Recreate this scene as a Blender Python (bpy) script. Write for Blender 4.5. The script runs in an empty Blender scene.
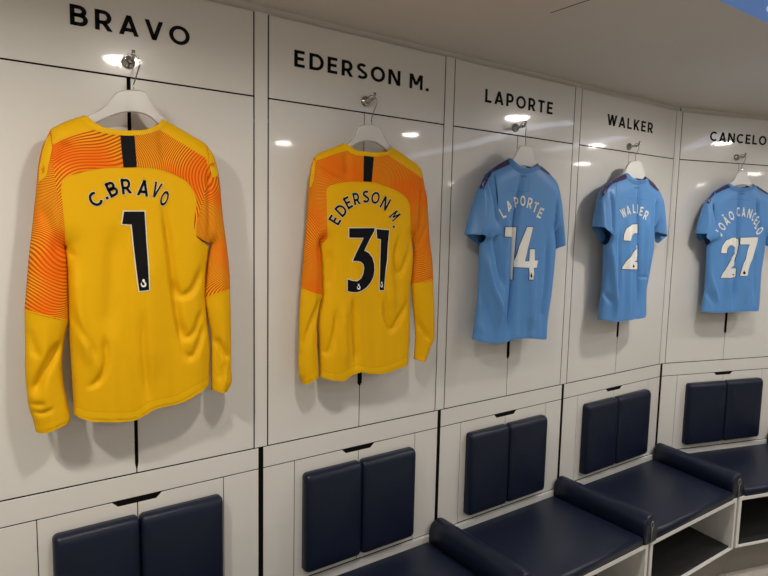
import bpy, bmesh, math
import numpy as np
from mathutils import Vector, Matrix
from mathutils.geometry import delaunay_2d_cdt

scene = bpy.context.scene
col = scene.collection

# ------------------------------------------------------------------ survey of the room (metres)
S = 0.75                       # width of one locker bay
Z0 = 0.975                     # height of the ledge under the locker doors above the floor
F_PX = 605.5457
PITCH, ROLL, YAW = 0.10456094, 0.02198331, 0.61942758
CAM = np.array([-1.03580883 * S, -2.33086912 * S, 0.95707699 * S])      # relative to ledge height
TURN = 0.29122029              # the wall turns between fourth and fifth bay
WID = {1: 1.00476 * S, 2: 1.0 * S, 3: 1.00267 * S, 4: 1.10346 * S, 5: 1.14 * S}
ANG = {1: 0.0, 2: 0.0, 3: 0.0, 4: 0.0, 5: -TURN}
VERT = {1: np.array([0.0, 0.0])}
VERT[0] = np.array([-WID[1], 0.0])
for _b in (2, 3, 4, 5):
    VERT[_b] = VERT[_b - 1] + WID[_b] * np.array([math.cos(ANG[_b]), math.sin(ANG[_b])])
TANR = {1: 0.0, 2: 0.0, 3: 0.0, 4: math.tan(TURN / 2), 5: 0.0}
TANL = {1: 0.0, 2: 0.0, 3: 0.0, 4: 0.0, 5: math.tan(TURN / 2)}
H_DOOR = 1.45453 * S           # ledge to seam under the name panel
H_TOP = 1.779 * S              # top of the name panel
H_CEIL = 1.358
H_RAIL = -0.0943 * S
POST = 0.0309 * S              # half width of the posts between the bays
SEAT_Z = -0.515
BOX_TOP = -0.555
BOX_BOT = -0.814
FLOOR = -Z0
BOX_D = 0.47


def cam_axes():
    cy, sy = math.cos(YAW), math.sin(YAW)
    fw = np.array([sy, cy, 0.0]); rt = np.array([cy, -sy, 0.0]); up = np.array([0, 0, 1.0])
    f2 = fw * math.cos(PITCH) - up * math.sin(PITCH)
    u2 = up * math.cos(PITCH) + fw * math.sin(PITCH)
    r3 = rt * math.cos(ROLL) + u2 * math.sin(ROLL)
    u3 = u2 * math.cos(ROLL) - rt * math.sin(ROLL)
    return r3, u3, f2


R3, U3, F3 = cam_axes()

# ------------------------------------------------------------------ camera
cd = bpy.data.cameras.new('camera')
cam = bpy.data.objects.new('camera', cd); col.objects.link(cam)
cd.sensor_width = 36.0
cd.lens = F_PX / 768.0 * 36.0
cd.clip_start = 0.02
m3 = Matrix(((R3[0], U3[0], -F3[0]), (R3[1], U3[1], -F3[1]), (R3[2], U3[2], -F3[2])))
cam.matrix_world = Matrix.Translation((CAM[0], CAM[1], CAM[2] + Z0)) @ m3.to_4x4()
scene.camera = cam

# ------------------------------------------------------------------ world, exposure
w = bpy.data.worlds.new('world'); scene.world = w; w.use_nodes = True
w.node_tree.nodes['Background'].inputs[0].default_value = (0.9, 0.95, 1.0, 1)
w.node_tree.nodes['Background'].inputs[1].default_value = 0.0
vs = scene.view_settings
vs.view_transform = 'Standard'; vs.look = 'None'; vs.gamma = 1.0; vs.use_curve_mapping = False
vs.exposure = 0.0
LAMP_W = 5.9
LAMP_COL = (1.0, 0.945, 0.85)
# ceiling downlights: x, y relative to the corner between first and second bay, power factor
LIGHTS = [(-0.19, -0.925, 1.0, 'near the wall in front of the leftmost locker bay'),
          (1.93, -0.75, 1.0, 'near the wall in front of the blue shirt numbered 14'),
          (3.26, -1.17, 1.0, 'near the corner in front of the blue shirt numbered 2'),
          (1.86, -1.67, 1.0, 'in the second row, in front of the middle bay'),
          (1.42, -2.77, 1.0, 'in the third row, out from the middle bay'),
          (4.29, -2.05, 1.0, 'in the second row out from the corner'),
          (4.93, -3.35, 1.0, 'far right in the third row'),
          (-1.15, -0.85, 2.05, 'near the wall to the left of the first bay'),
          (-0.75, -2.9, 1.0, 'added for fill, behind the viewer on the left'),  # unseen fill lamp, added to balance the room light
          (0.2, -4.3, 1.0, 'added for fill, far across from the first two bays'),  # added out of view to raise the bounced light
          (2.7, -4.2, 1.0, 'added for fill, far across from the middle bay'),  # extra far lamp, added to lift the upper panels and soften shadows
          (-1.9, -4.0, 1.0, 'added for fill, far left across the room'),  # unseen lamp put in for more ambient fill
          (5.36, -5.14, 1.0, 'far right across the room'),
          (3.98, -7.6, 1.0, 'at the far end of the room, straight across'),
          (0.9, -6.4, 1.0, 'added for fill, deep in the room behind the viewer')]  # added unseen lamp that makes up for bounce lost in the larger room

# ------------------------------------------------------------------ frames and helpers


class Frame:
    def __init__(self, org, ang):
        self.o = np.array(org, float); self.a = ang
        self.t = np.array([math.cos(ang), math.sin(ang)])
        self.n = np.array([math.sin(ang), -math.cos(ang)])

    def world(self, u, d, z):
        p = self.o + self.t * u + self.n * d
        return (p[0], p[1], z + Z0)

    def trace(self, px, off):
        """points of the photograph -> (u, z) on the upright plane `off` metres in front of the wall"""
        px = np.atleast_2d(np.asarray(px, float))
        dr = F3[None] + R3[None] * ((px[:, :1] - 384) / F_PX) - U3[None] * ((px[:, 1:2] - 288) / F_PX)
        n3 = np.array([self.n[0], self.n[1], 0.0])
        den = dr @ n3
        num = (np.append(self.o, 0.0) - CAM) @ n3 + off
        t = num / den
        X = CAM[None] + dr * t[:, None]
        return np.stack([(X[:, :2] - self.o) @ self.t, X[:, 2]], 1)


FR = {b: Frame(VERT[b - 1], ANG[b]) for b in ANG}
FRV = {0: Frame(VERT[0], 0), 1: Frame(VERT[1], 0), 2: Frame(VERT[2], 0), 3: Frame(VERT[3], 0),
       4: Frame(VERT[4], -TURN / 2), 5: Frame(VERT[5], ANG[5])}
FW = Frame((0, 0), 0.0)


class Node:
    def __init__(self, ob, fr, org):
        self.ob, self.fr, self.org = ob, fr, org


def tag(o, label=None, cat=None, group=None, kind=None):
    if label: o['label'] = label
    if cat: o['category'] = cat
    if group: o['group'] = group
    if kind: o['kind'] = kind
    return o


def thing(name, label, cat, fr, org=(0, 0, 0), group=None):
    o = bpy.data.objects.new(name, None); col.objects.link(o)
    o.empty_display_size = 0.05
    o.location = fr.world(*org); o.rotation_euler = (0, 0, fr.a)
    tag(o, label, cat, group)
    return Node(o, fr, org)


def part(name, V, Fc, mat, parent, smooth=False, label=None, auto=None):
    """V: list of (u, d, z) in the frame of the parent"""
    me = bpy.data.meshes.new(name)
    og = parent.org
    vs_ = [(v[0] - og[0], -(v[1] - og[1]), v[2] - og[2]) for v in V]
    me.from_pydata(vs_, [], [tuple(int(i) for i in f) for f in Fc])
    me.validate()
    bm = bmesh.new(); bm.from_mesh(me)
    bmesh.ops.remove_doubles(bm, verts=bm.verts, dist=1e-6)
    if auto != 'keep':
        bmesh.ops.recalc_face_normals(bm, faces=bm.faces)
    bm.to_mesh(me); bm.free()
    return link(name, me, mat, parent, smooth, label)


def link(name, me, mat, parent, smooth=False, label=None):
    if smooth:
        me.polygons.foreach_set('use_smooth', [True] * len(me.polygons))
    me.materials.append(mat)
    o = bpy.data.objects.new(name, me); col.objects.link(o)
    o.parent = parent.ob
    if label: o['label'] = label
    return Node(o, parent.fr, parent.org)


def part_bm(name, bm, mat, parent, smooth=False, label=None):
    og = parent.org
    for v in bm.verts:
        v.co = Vector((v.co.x - og[0], -(v.co.y - og[1]), v.co.z - og[2]))
    bmesh.ops.recalc_face_normals(bm, faces=bm.faces)
    me = bpy.data.meshes.new(name); bm.to_mesh(me); bm.free()
    return link(name, me, mat, parent, smooth, label)


def solo(name, bm, mat, fr, org, label, cat, group=None):
    """a thing that is a single mesh"""
    nd = Node(None, fr, org)
    for v in bm.verts:
        v.co = Vector((v.co.x - org[0], -(v.co.y - org[1]), v.co.z - org[2]))
    bmesh.ops.recalc_face_normals(bm, faces=bm.faces)
    me = bpy.data.meshes.new(name); bm.to_mesh(me); bm.free(); me.materials.append(mat)
    o = bpy.data.objects.new(name, me); col.objects.link(o)
    o.location = fr.world(*org); o.rotation_euler = (0, 0, fr.a)
    tag(o, label, cat, group)
    return o


def bm_box(x0, x1, d0, d1, z0, z1, bev=0.0, seg=2):
    bm = bmesh.new()
    r = bmesh.ops.create_cube(bm, size=1.0)
    for v in bm.verts:
        v.co = Vector(((x0 + x1) / 2 + v.co.x * (x1 - x0), (d0 + d1) / 2 + v.co.y * (d1 - d0), (z0 + z1) / 2 + v.co.z * (z1 - z0)))
    if bev > 0:
        bmesh.ops.bevel(bm, geom=bm.edges[:], offset=bev, segments=seg, affect='EDGES', profile=0.5)
    return bm


def bm_prism(poly, d0, d1, axis='d', bev=0.0, seg=2):
    """poly of (u, z) extruded over d, or of (u, d) extruded over z"""
    bm = bmesh.new()
    if axis == 'd':
        a = [bm.verts.new((p[0], d0, p[1])) for p in poly]; b = [bm.verts.new((p[0], d1, p[1])) for p in poly]
    else:
        a = [bm.verts.new((p[0], p[1], d0)) for p in poly]; b = [bm.verts.new((p[0], p[1], d1)) for p in poly]
    n = len(poly)
    bm.faces.new(a); bm.faces.new(b[::-1])
    for i in range(n):
        bm.faces.new((a[i], b[i], b[(i + 1) % n], a[(i + 1) % n]))
    bmesh.ops.recalc_face_normals(bm, faces=bm.faces)
    if bev > 0:
        sharp = [e for e in bm.edges if e.calc_face_angle(0) > 0.5]
        bmesh.ops.bevel(bm, geom=sharp, offset=bev, segments=seg, affect='EDGES', profile=0.5)
    return bm


def tube(pts, r, n=10, caps=True):
    """round tube along (u, d, z) points -> verts, faces"""
    P = [Vector(p) for p in pts]
    V, Fc = [], []
    up = Vector((0.123, 0.97, 0.21)).normalized()
    rr = r if isinstance(r, (list, tuple)) else [r] * len(P)
    for i, p in enumerate(P):
        t = (P[min(i + 1, len(P) - 1)] - P[max(i - 1, 0)]).normalized()
        a = t.cross(up)
        if a.length < 1e-3: a = t.cross(Vector((1, 0, 0)))
        a.normalize(); b = t.cross(a)
        for k in range(n):
            an = 2 * math.pi * k / n
            V.append(p + (a * math.cos(an) + b * math.sin(an)) * rr[i])
    for i in range(len(P) - 1):
        for k in range(n):
            Fc.append((i * n + k, i * n + (k + 1) % n, (i + 1) * n + (k + 1) % n, (i + 1) * n + k))
    if caps:
        Fc.append(tuple(range(n))[::-1]); Fc.append(tuple((len(P) - 1) * n + k for k in range(n)))
    return V, Fc


def join(*parts):
    V, Fc = [], []
    for v, f in parts:
        o = len(V); V += [tuple(x) for x in v]; Fc += [tuple(i + o for i in q) for q in f]
    return V, Fc


def lathe(prof, c, n=32, axis='z'):
    """prof: list of (r, h) around an axis through c"""
    V, Fc = [], []
    for r, h in prof:
        for k in range(n):
            a = 2 * math.pi * k / n
            if axis == 'z': V.append((c[0] + r * math.cos(a), c[1] + r * math.sin(a), c[2] + h))
            else: V.append((c[0] + r * math.cos(a), c[1] + h, c[2] + r * math.sin(a)))
    m = len(prof)
    for i in range(m - 1):
        for k in range(n):
            Fc.append((i * n + k, i * n + (k + 1) % n, (i + 1) * n + (k + 1) % n, (i + 1) * n + k))
    Fc.append(tuple(range(n))); Fc.append(tuple((m - 1) * n + k for k in range(n)))
    return V, Fc


def smooth_curve(pts, step, closed=False):
    """Catmull-Rom through pts, resampled at about `step`"""
    P = np.asarray(pts, float)
    if len(P) < 3:
        out = [P[0]]
        for a, b in zip(P[:-1], P[1:]):
            k = max(1, int(np.linalg.norm(b - a) / step))
            out += [a + (b - a) * (i + 1) / k for i in range(k)]
        return np.array(out)
    E = np.vstack([2 * P[0] - P[1], P, 2 * P[-1] - P[-2]])
    out = [P[0]]
    for i in range(1, len(E) - 2):
        p0, p1, p2, p3 = E[i - 1:i + 3]
        k = max(1, int(round(np.linalg.norm(p2 - p1) / step)))
        d01, d12, d23 = [max(1e-6, np.linalg.norm(b - a)) ** 0.5 for a, b in ((p0, p1), (p1, p2), (p2, p3))]
        m1 = (p2 - p1) + d12 * ((p1 - p0) / d01 - (p2 - p0) / (d01 + d12))
        m2 = (p2 - p1) + d12 * ((p3 - p2) / d23 - (p3 - p1) / (d12 + d23))
        for j in range(1, k + 1):
            t = j / k
            out.append(p1 * (2 * t**3 - 3 * t**2 + 1) + m1 * (t**3 - 2 * t**2 + t) + p2 * (-2 * t**3 + 3 * t**2) + m2 * (t**3 - t**2))
    return np.array(out)


def seg_dist(P, A, B):
    """min distance of points P to segments A->B, chunked"""
    best = np.full(len(P), 1e9)
    d = B - A; L = np.maximum((d * d).sum(1), 1e-12)
    for i in range(len(A)):
        t = np.clip(((P - A[i]) @ d[i]) / L[i], 0, 1)
        q = A[i] + t[:, None] * d[i]
        best = np.minimum(best, ((P - q) ** 2).sum(1))
    return np.sqrt(best)


def inside(P, poly):
    x, y = P[:, 0], P[:, 1]; r = np.zeros(len(P), bool)
    a = poly; b = np.roll(poly, -1, 0)
    for (x0, y0), (x1, y1) in zip(a, b):
        c = ((y0 > y) != (y1 > y))
        if y1 != y0:
            r ^= c & (x < (x1 - x0) * (y - y0) / (y1 - y0) + x0)
    return r


def cdt(poly, step):
    """triangulate the inside of a polygon with a fairly even grid"""
    poly = np.asarray(poly, float)
    keep = [0]
    for i in range(1, len(poly)):
        if np.linalg.norm(poly[i] - poly[keep[-1]]) > 2e-4: keep.append(i)
    if np.linalg.norm(poly[keep[-1]] - poly[0]) < 2e-4: keep.pop()
    poly = poly[keep]
    area = 0.5 * np.sum(poly[:, 0] * np.roll(poly[:, 1], -1) - np.roll(poly[:, 0], -1) * poly[:, 1])
    if area < 0: poly = poly[::-1]
    bp = []
    for a, b in zip(poly, np.roll(poly, -1, 0)):
        k = max(1, int(math.ceil(np.linalg.norm(b - a) / (step * 1.3))))
        bp += [a + (b - a) * i / k for i in range(k)]
    bp = np.array(bp)
    lo, hi = bp.min(0), bp.max(0)
    ys = np.arange(lo[1], hi[1], step * 0.866)
    g = []
    for j, y in enumerate(ys):
        xs = np.arange(lo[0] + (0.5 * step if j % 2 else 0), hi[0], step)
        g.append(np.stack([xs, np.full_like(xs, y)], 1))
    g = np.vstack(g) if g else np.zeros((0, 2))
    if len(g):
        g = g[inside(g, bp)]
    if len(g):
        g = g[seg_dist(g, bp, np.roll(bp, -1, 0)) > 0.45 * step]
    allp = np.vstack([bp, g]) if len(g) else bp
    r = delaunay_2d_cdt([Vector(p) for p in allp], [], [list(range(len(bp)))], 1, 1e-6)
    return np.array([tuple(v) for v in r[0]]), [tuple(f) for f in r[2]]


# ------------------------------------------------------------------ materials
MATS = {}


def mat(name, base, rough=0.5, metal=0.0, spec=0.5, coat=0.0, coat_r=0.03, sheen=0.0, emit=None, estr=0.0, alpha=None, trans=0.0, noise=None, bump=None, sss=0.0):
    if name in MATS: return MATS[name]
    m = bpy.data.materials.new(name); m.use_nodes = True
    nt = m.node_tree; p = nt.nodes['Principled BSDF']
    p.inputs['Base Color'].default_value = (*base, 1)
    p.inputs['Roughness'].default_value = rough; p.inputs['Metallic'].default_value = metal
    p.inputs['Specular IOR Level'].default_value = spec
    p.inputs['Coat Weight'].default_value = coat; p.inputs['Coat Roughness'].default_value = coat_r
    p.inputs['Sheen Weight'].default_value = sheen
    p.inputs['Transmission Weight'].default_value = trans
    if emit:
        p.inputs['Emission Color'].default_value = (*emit, 1); p.inputs['Emission Strength'].default_value = estr
    tc = nt.nodes.new('ShaderNodeTexCoord')
    if noise:
        sc, amt = noise
        n = nt.nodes.new('ShaderNodeTexNoise'); n.inputs['Scale'].default_value = sc; n.inputs['Detail'].default_value = 5
        nt.links.new(tc.outputs['Object'], n.inputs['Vector'])
        mx = nt.nodes.new('ShaderNodeMixRGB'); mx.inputs[1].default_value = (*[c * (1 - amt) for c in base], 1)
        mx.inputs[2].default_value = (*[min(1, c * (1 + amt)) for c in base], 1)
        nt.links.new(n.outputs['Fac'], mx.inputs[0]); nt.links.new(mx.outputs[0], p.inputs['Base Color'])
    if bump:
        sc, st, ds = bump
        n = nt.nodes.new('ShaderNodeTexNoise'); n.inputs['Scale'].default_value = sc; n.inputs['Detail'].default_value = 3
        nt.links.new(tc.outputs['Object'], n.inputs['Vector'])
        bn = nt.nodes.new('ShaderNodeBump'); bn.inputs['Strength'].default_value = st; bn.inputs['Distance'].default_value = ds
        nt.links.new(n.outputs['Fac'], bn.inputs['Height']); nt.links.new(bn.outputs[0], p.inputs['Normal'])
    MATS[name] = m
    return m


def pattern_mat(name, dark, light, scale, dist, rot, hot):
    """orange jersey fabric printed with fine wavy contour stripes"""
    m = bpy.data.materials.new(name); m.use_nodes = True
    nt = m.node_tree; p = nt.nodes['Principled BSDF']
    p.inputs['Roughness'].default_value = 0.65
    p.inputs['Specular IOR Level'].default_value = 0.08
    tc = nt.nodes.new('ShaderNodeTexCoord'); mp = nt.nodes.new('ShaderNodeMapping')
    mp.inputs['Rotation'].default_value = (0, rot, 0); mp.inputs['Scale'].default_value = (1, 0.2, 1)
    nt.links.new(tc.outputs['Object'], mp.inputs[0])
    # large soft warp of the coordinates so that the stripes sweep round like contour lines
    nz = nt.nodes.new('ShaderNodeTexNoise'); nz.inputs['Scale'].default_value = 4.5; nz.inputs['Detail'].default_value = 0.0
    nt.links.new(mp.outputs[0], nz.inputs['Vector'])
    vm = nt.nodes.new('ShaderNodeVectorMath'); vm.operation = 'SCALE'; vm.inputs['Scale'].default_value = dist
    nt.links.new(nz.outputs['Color'], vm.inputs[0])
    va = nt.nodes.new('ShaderNodeVectorMath'); va.operation = 'ADD'
    nt.links.new(mp.outputs[0], va.inputs[0]); nt.links.new(vm.outputs[0], va.inputs[1])
    wv = nt.nodes.new('ShaderNodeTexWave'); wv.wave_type = 'BANDS'; wv.bands_direction = 'Z'
    wv.inputs['Scale'].default_value = scale; wv.inputs['Distortion'].default_value = 0.0
    nt.links.new(va.outputs[0], wv.inputs['Vector'])
    rp = nt.nodes.new('ShaderNodeValToRGB')
    rp.color_ramp.elements[0].position = 0.25; rp.color_ramp.elements[0].color = (*dark, 1)
    rp.color_ramp.elements[1].position = 0.6; rp.color_ramp.elements[1].color = (*light, 1)
    nt.links.new(wv.outputs['Fac'], rp.inputs[0])
    n2 = nt.nodes.new('ShaderNodeTexNoise'); n2.inputs['Scale'].default_value = 9.0; n2.inputs['Detail'].default_value = 0.5
    nt.links.new(tc.outputs['Object'], n2.inputs['Vector'])
    r2 = nt.nodes.new('ShaderNodeValToRGB'); r2.color_ramp.elements[0].position = 0.5; r2.color_ramp.elements[1].position = 0.68
    nt.links.new(n2.outputs['Fac'], r2.inputs[0])
    mx = nt.nodes.new('ShaderNodeMixRGB'); mx.inputs[2].default_value = (*hot, 1)
    ml = nt.nodes.new('ShaderNodeMath'); ml.operation = 'MULTIPLY'; ml.inputs[1].default_value = 0.65
    nt.links.new(r2.outputs[0], ml.inputs[0])
    nt.links.new(ml.outputs[0], mx.inputs[0]); nt.links.new(rp.outputs[0], mx.inputs[1])
    nt.links.new(mx.outputs[0], p.inputs['Base Color'])
    MATS[name] = m
    return m


M_white = mat('white_lacquer', (0.70, 0.68, 0.645), rough=0.28, spec=0.35, coat=0.8, coat_r=0.05, noise=(1.5, 0.02))
M_edge = mat('white_edging', (0.68, 0.67, 0.64), rough=0.35)
M_dark = mat('dark_gap', (0.004, 0.0035, 0.003), rough=0.9, spec=0.1)
M_ceil = mat('ceiling_paint', (0.66, 0.62, 0.57), rough=0.85, noise=(2.0, 0.03))
M_floor = mat('floor_carpet', (0.42, 0.39, 0.34), rough=0.95, noise=(90, 0.25), bump=(400, 0.3, 0.002))
M_wallfar = mat('far_wall_paint', (0.72, 0.70, 0.67), rough=0.7)
M_leather = mat('navy_leather', (0.0065, 0.011, 0.028), rough=0.40, spec=0.3, bump=(350, 0.12, 0.0006), noise=(6, 0.15))
M_black = mat('black_vinyl', (0.008, 0.008, 0.009), rough=0.35)
M_mat = mat('black_mat', (0.008, 0.008, 0.007), rough=0.9)
M_chrome = mat('chrome', (0.46, 0.45, 0.43), rough=0.16, metal=1.0)
M_grey = mat('grey_gasket', (0.15, 0.15, 0.155), rough=0.45)
M_plinth = mat('plinth_laminate', (0.20, 0.18, 0.16), rough=0.6)
M_hang = mat('hanger_plastic', (0.78, 0.77, 0.74), rough=0.22, spec=0.5, noise=(8, 0.03))
M_hang_clear = mat('frosted_plastic', (0.86, 0.84, 0.81), rough=0.25, spec=0.5, trans=0.5)
M_yellow = mat('yellow_jersey', (0.735, 0.395, 0.002), rough=0.6, spec=0.12, sheen=0.0, bump=(900, 0.1, 0.0004), noise=(3, 0.03))
M_yellow2 = mat('yellow_trim', (0.76, 0.43, 0.003), rough=0.5, spec=0.12)
M_blue = mat('sky_blue_jersey', (0.096, 0.262, 0.565), rough=0.42, spec=0.32, sheen=0.0, bump=(900, 0.1, 0.0004), noise=(3, 0.03))
M_blue2 = mat('sky_blue_rib', (0.075, 0.21, 0.47), rough=0.6, spec=0.2, bump=(600, 0.3, 0.0008))
M_purple = mat('purple_panel', (0.035, 0.012, 0.07), rough=0.55, sheen=0.1)
M_print_black = mat('black_print', (0.004, 0.004, 0.005), rough=0.6, spec=0.12)
M_print_grey = mat('pale_print_edge', (0.72, 0.68, 0.5), rough=0.5)
M_print_white = mat('white_print', (0.78, 0.77, 0.72), rough=0.45)
M_print_dark = mat('dark_print_edge', (0.012, 0.03, 0.07), rough=0.5)
M_stitch = mat('dark_yellow_stitch', (0.62, 0.33, 0.002), rough=0.6, spec=0.1)
M_lilac = mat('lilac_print', (0.36, 0.33, 0.46), rough=0.5)
M_dim = mat('dark_blue_stitch', (0.05, 0.15, 0.34), rough=0.6)
ORD, ORL, ORH = (0.42, 0.055, 0.002), (0.86, 0.36, 0.012), (0.80, 0.085, 0.003)
M_orange1 = pattern_mat('orange_wave_print', ORD, ORL, 68, 0.24, 0.25, ORH)
M_orange1_left = pattern_mat('orange_wave_print_left', ORD, ORL, 74, 0.20, 0.5, ORH)
M_orange1_right = pattern_mat('orange_wave_print_right', ORD, ORL, 62, 0.20, 1.35, ORH)
OFD, OFL, OFH = (0.50, 0.09, 0.003), (0.82, 0.28, 0.010), (0.78, 0.12, 0.003)
M_orange2 = pattern_mat('orange_fine_print', OFD, OFL, 74, 0.2, -0.35, OFH)
M_orange2_left = pattern_mat('orange_fine_print_left', OFD, OFL, 74, 0.12, 0.30, OFH)
M_orange2_right = pattern_mat('orange_fine_print_right', OFD, OFL, 74, 0.12, 1.45, OFH)
M_lens = mat('lamp_lens', (0.9, 0.9, 0.9), emit=(1.0, 0.93, 0.84), estr=60)
M_sign = mat('blue_sign', (0.10, 0.21, 0.52), rough=0.35, emit=(0.07, 0.16, 0.42), estr=0.42)
M_sign_w = mat('white_sign_letter', (0.8, 0.8, 0.8), rough=0.4, emit=(0.8, 0.85, 0.95), estr=0.3)
M_cove = mat('cove_light', (0.8, 0.85, 0.95), emit=(0.68, 0.76, 1.0), estr=3.0)

# ------------------------------------------------------------------ room shell


def structure(name, bm, m):
    me = bpy.data.meshes.new(name); bm.to_mesh(me); bm.free()
    me.materials.append(m)
    o = bpy.data.objects.new(name, me); col.objects.link(o)
    o['kind'] = 'structure'
    return o


def world_box(x0, x1, y0, y1, z0, z1):
    return bm_box(x0, x1, y0, y1, z0, z1)


XL, XR, YB = -2.8, 7.6, -8.4
structure('floor', world_box(XL, XR, YB, 0.6, -0.1, 0.0), M_floor)
structure('ceiling', world_box(XL, XR, YB, 0.6, H_CEIL + Z0, H_CEIL + Z0 + 0.1), M_ceil)
structure('wall_front', world_box(XL, XR, 0.5, 0.6, 0.0, H_CEIL + Z0), M_wallfar)
structure('wall_back', world_box(XL, XR, YB - 0.1, YB, 0.0, H_CEIL + Z0), M_wallfar)
structure('wall_left', world_box(XL - 0.1, XL, YB - 0.1, 0.6, 0.0, H_CEIL + Z0), M_wallfar)
structure('wall_right', world_box(XR, XR + 0.1, YB - 0.1, 0.6, 0.0, H_CEIL + Z0), M_wallfar)
# plain white wall panels that carry the ring of lockers on, left of the first bay and right of the fifth


def wall_panel(name, fr, u0, u1):
    c = [fr.world(u, d, 0)[:2] for u, d in ((u0, 0.0), (u1, 0.0), (u1, -0.03), (u0, -0.03))]
    bm = bm_prism(c, 0.0, H_CEIL + Z0, axis='z')
    return structure(name, bm, M_white)


wall_panel('wall_left_end', FR[1], -0.98, -POST - 0.004)
wall_panel('wall_right_end', FR[5], WID[5] + POST + 0.004, WID[5] + 0.9)
# hairline joint between two ceiling boards
structure('trim_1', world_box(0.7085, 0.7115, -0.86, -0.49, H_CEIL + Z0 - 0.0008, H_CEIL + Z0 + 0.001), M_dark)

# ------------------------------------------------------------------ letters made of strokes
SW = 0.178


def arc(cx, cy, rx, ry, a0, a1, n=14):
    return [(cx + rx * math.cos(math.radians(a0 + (a1 - a0) * i / n)), cy + ry * math.sin(math.radians(a0 + (a1 - a0) * i / n))) for i in range(n + 1)]


def glyph(ch, w=SW):
    """returns advance width, list of ('s', polyline) strokes and ('p', x0,y0,x1,y1) slanted bars; cap height 1"""
    h = w / 2
    if ch == 'B':
        r1 = (0.52 - h) / 2; r2 = (0.48 + h - h) / 2
        return 0.68, [('s', [(h, 0), (h, 1)]),
                      ('s', [(h, 1 - h), (0.34, 1 - h)] + arc(0.34, (1 - h + 0.52) / 2, 0.2, (1 - h - 0.52) / 2, 90, -90)[1:] + [(h, 0.52)]),
                      ('s', [(h, 0.52), (0.36, 0.52)] + arc(0.36, (0.52 + h) / 2, 0.23, (0.52 - h) / 2, 90, -90)[1:] + [(h, h)])]
    if ch in 'PR':
        g = [('s', [(h, 0), (h, 1)]),
             ('s', [(h, 1 - h), (0.34, 1 - h)] + arc(0.34, (1 - h + 0.4) / 2, 0.22, (1 - h - 0.4) / 2, 90, -90)[1:] + [(h, 0.4)])]
        if ch == 'R': g.append(('p', 0.59, 0, 0.33, 0.42))
        return (0.68 if ch == 'R' else 0.64), g
    if ch in 'AÃ':
        g = [('p', 0.09, 0, 0.40, 1), ('p', 0.71, 0, 0.40, 1), ('s', [(0.2, 0.27), (0.6, 0.27)])]
        if ch == 'Ã': g.append(('t', [(0.2, 1.13), (0.3, 1.22), (0.42, 1.18), (0.5, 1.15), (0.6, 1.24)]))
        return 0.80, g
    if ch == 'V': return 0.78, [('p', 0.39, 0, 0.09, 1), ('p', 0.39, 0, 0.69, 1)]
    if ch == 'O': return 0.92, [('s', arc(0.46, 0.5, 0.46 - h, 0.5 - h, 0, 360, 40), 'c')]
    if ch == 'E': return 0.6, [('s', [(h, 0), (h, 1)]), ('s', [(h, 1 - h), (0.56, 1 - h)]), ('s', [(h, 0.51), (0.52, 0.51)]), ('s', [(h, h), (0.57, h)])]
    if ch == 'D': return 0.8, [('s', [(h, 0), (h, 1)]), ('s', [(h, 1 - h), (0.36, 1 - h)] + arc(0.36, 0.5, 0.36, 0.5 - h, 90, -90, 20)[1:] + [(h, h)])]
    if ch == 'S':
        return 0.66, [('s', arc(0.33, 0.735, 0.23, 0.265 - h, 35, 250, 16) + arc(0.33, 0.275, 0.255, 0.275 - h, 70, -145, 18))]
    if ch == 'N': return 0.8, [('s', [(h, 0), (h, 1)]), ('s', [(0.8 - h, 0), (0.8 - h, 1)]), ('p', 0.68, 0, 0.12, 1)]
    if ch == 'M': return 0.92, [('s', [(h, 0), (h, 1)]), ('s', [(0.92 - h, 0), (0.92 - h, 1)]), ('p', 0.46, 0.28, 0.12, 1), ('p', 0.46, 0.28, 0.8, 1)]
    if ch == '.': return 0.24, [('s', [(0.12, 0), (0.12, 0.19)])]
    if ch == 'L': return 0.56, [('s', [(h, 0), (h, 1)]), ('s', [(h, h), (0.55, h)])]
    if ch == 'T': return 0.66, [('s', [(0.33, 0), (0.33, 1)]), ('s', [(0.01, 1 - h), (0.65, 1 - h)])]
    if ch == 'W': return 1.12, [('p', 0.32, 0, 0.09, 1), ('p', 0.32, 0, 0.56, 1), ('p', 0.80, 0, 0.56, 1), ('p', 0.80, 0, 1.03, 1)]
    if ch == 'K': return 0.72, [('s', [(h, 0), (h, 1)]), ('p', 0.1, 0.30, 0.6, 1), ('p', 0.62, 0, 0.27, 0.52)]
    if ch == 'C': return 0.84, [('s', arc(0.46, 0.5, 0.46 - h, 0.5 - h, 48, 312, 30))]
    if ch == 'J': return 0.52, [('s', [(0.52 - h, 1), (0.52 - h, 0.28)] + arc(0.245, 0.28, 0.275 - h, 0.28 - h, 0, -150, 12)[1:])]
    if ch == '|': return 0.2, [('s', [(h, 0), (h, 1)])]
    return 0.3, []


def thicken(pl, w, closed=False):
    P = [np.array(p, float) for p in pl]
    n = len(P); L, Rr = [], []
    for i in range(n):
        if closed:
            a, b = P[(i - 1) % (n - 1)], P[(i + 1) % (n - 1)]
            if i in (0, n - 1): a, b = P[n - 2], P[1]
        else:
            a, b = P[max(i - 1, 0)], P[min(i + 1, n - 1)]
        d1 = P[i] - a if np.linalg.norm(P[i] - a) > 1e-9 else b - P[i]
        d2 = b - P[i] if np.linalg.norm(b - P[i]) > 1e-9 else d1
        d1 = d1 / np.linalg.norm(d1); d2 = d2 / np.linalg.norm(d2)
        t = d1 + d2; t = t / max(1e-6, np.linalg.norm(t)); nn = np.array([-t[1], t[0]])
        k = 1 / max(0.5, abs(nn @ np.array([-d1[1], d1[0]])))
        L.append(P[i] + nn * w / 2 * k); Rr.append(P[i] - nn * w / 2 * k)
    return [(Rr[i], Rr[i + 1], L[i + 1], L[i]) for i in range(n - 1)]


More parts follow.
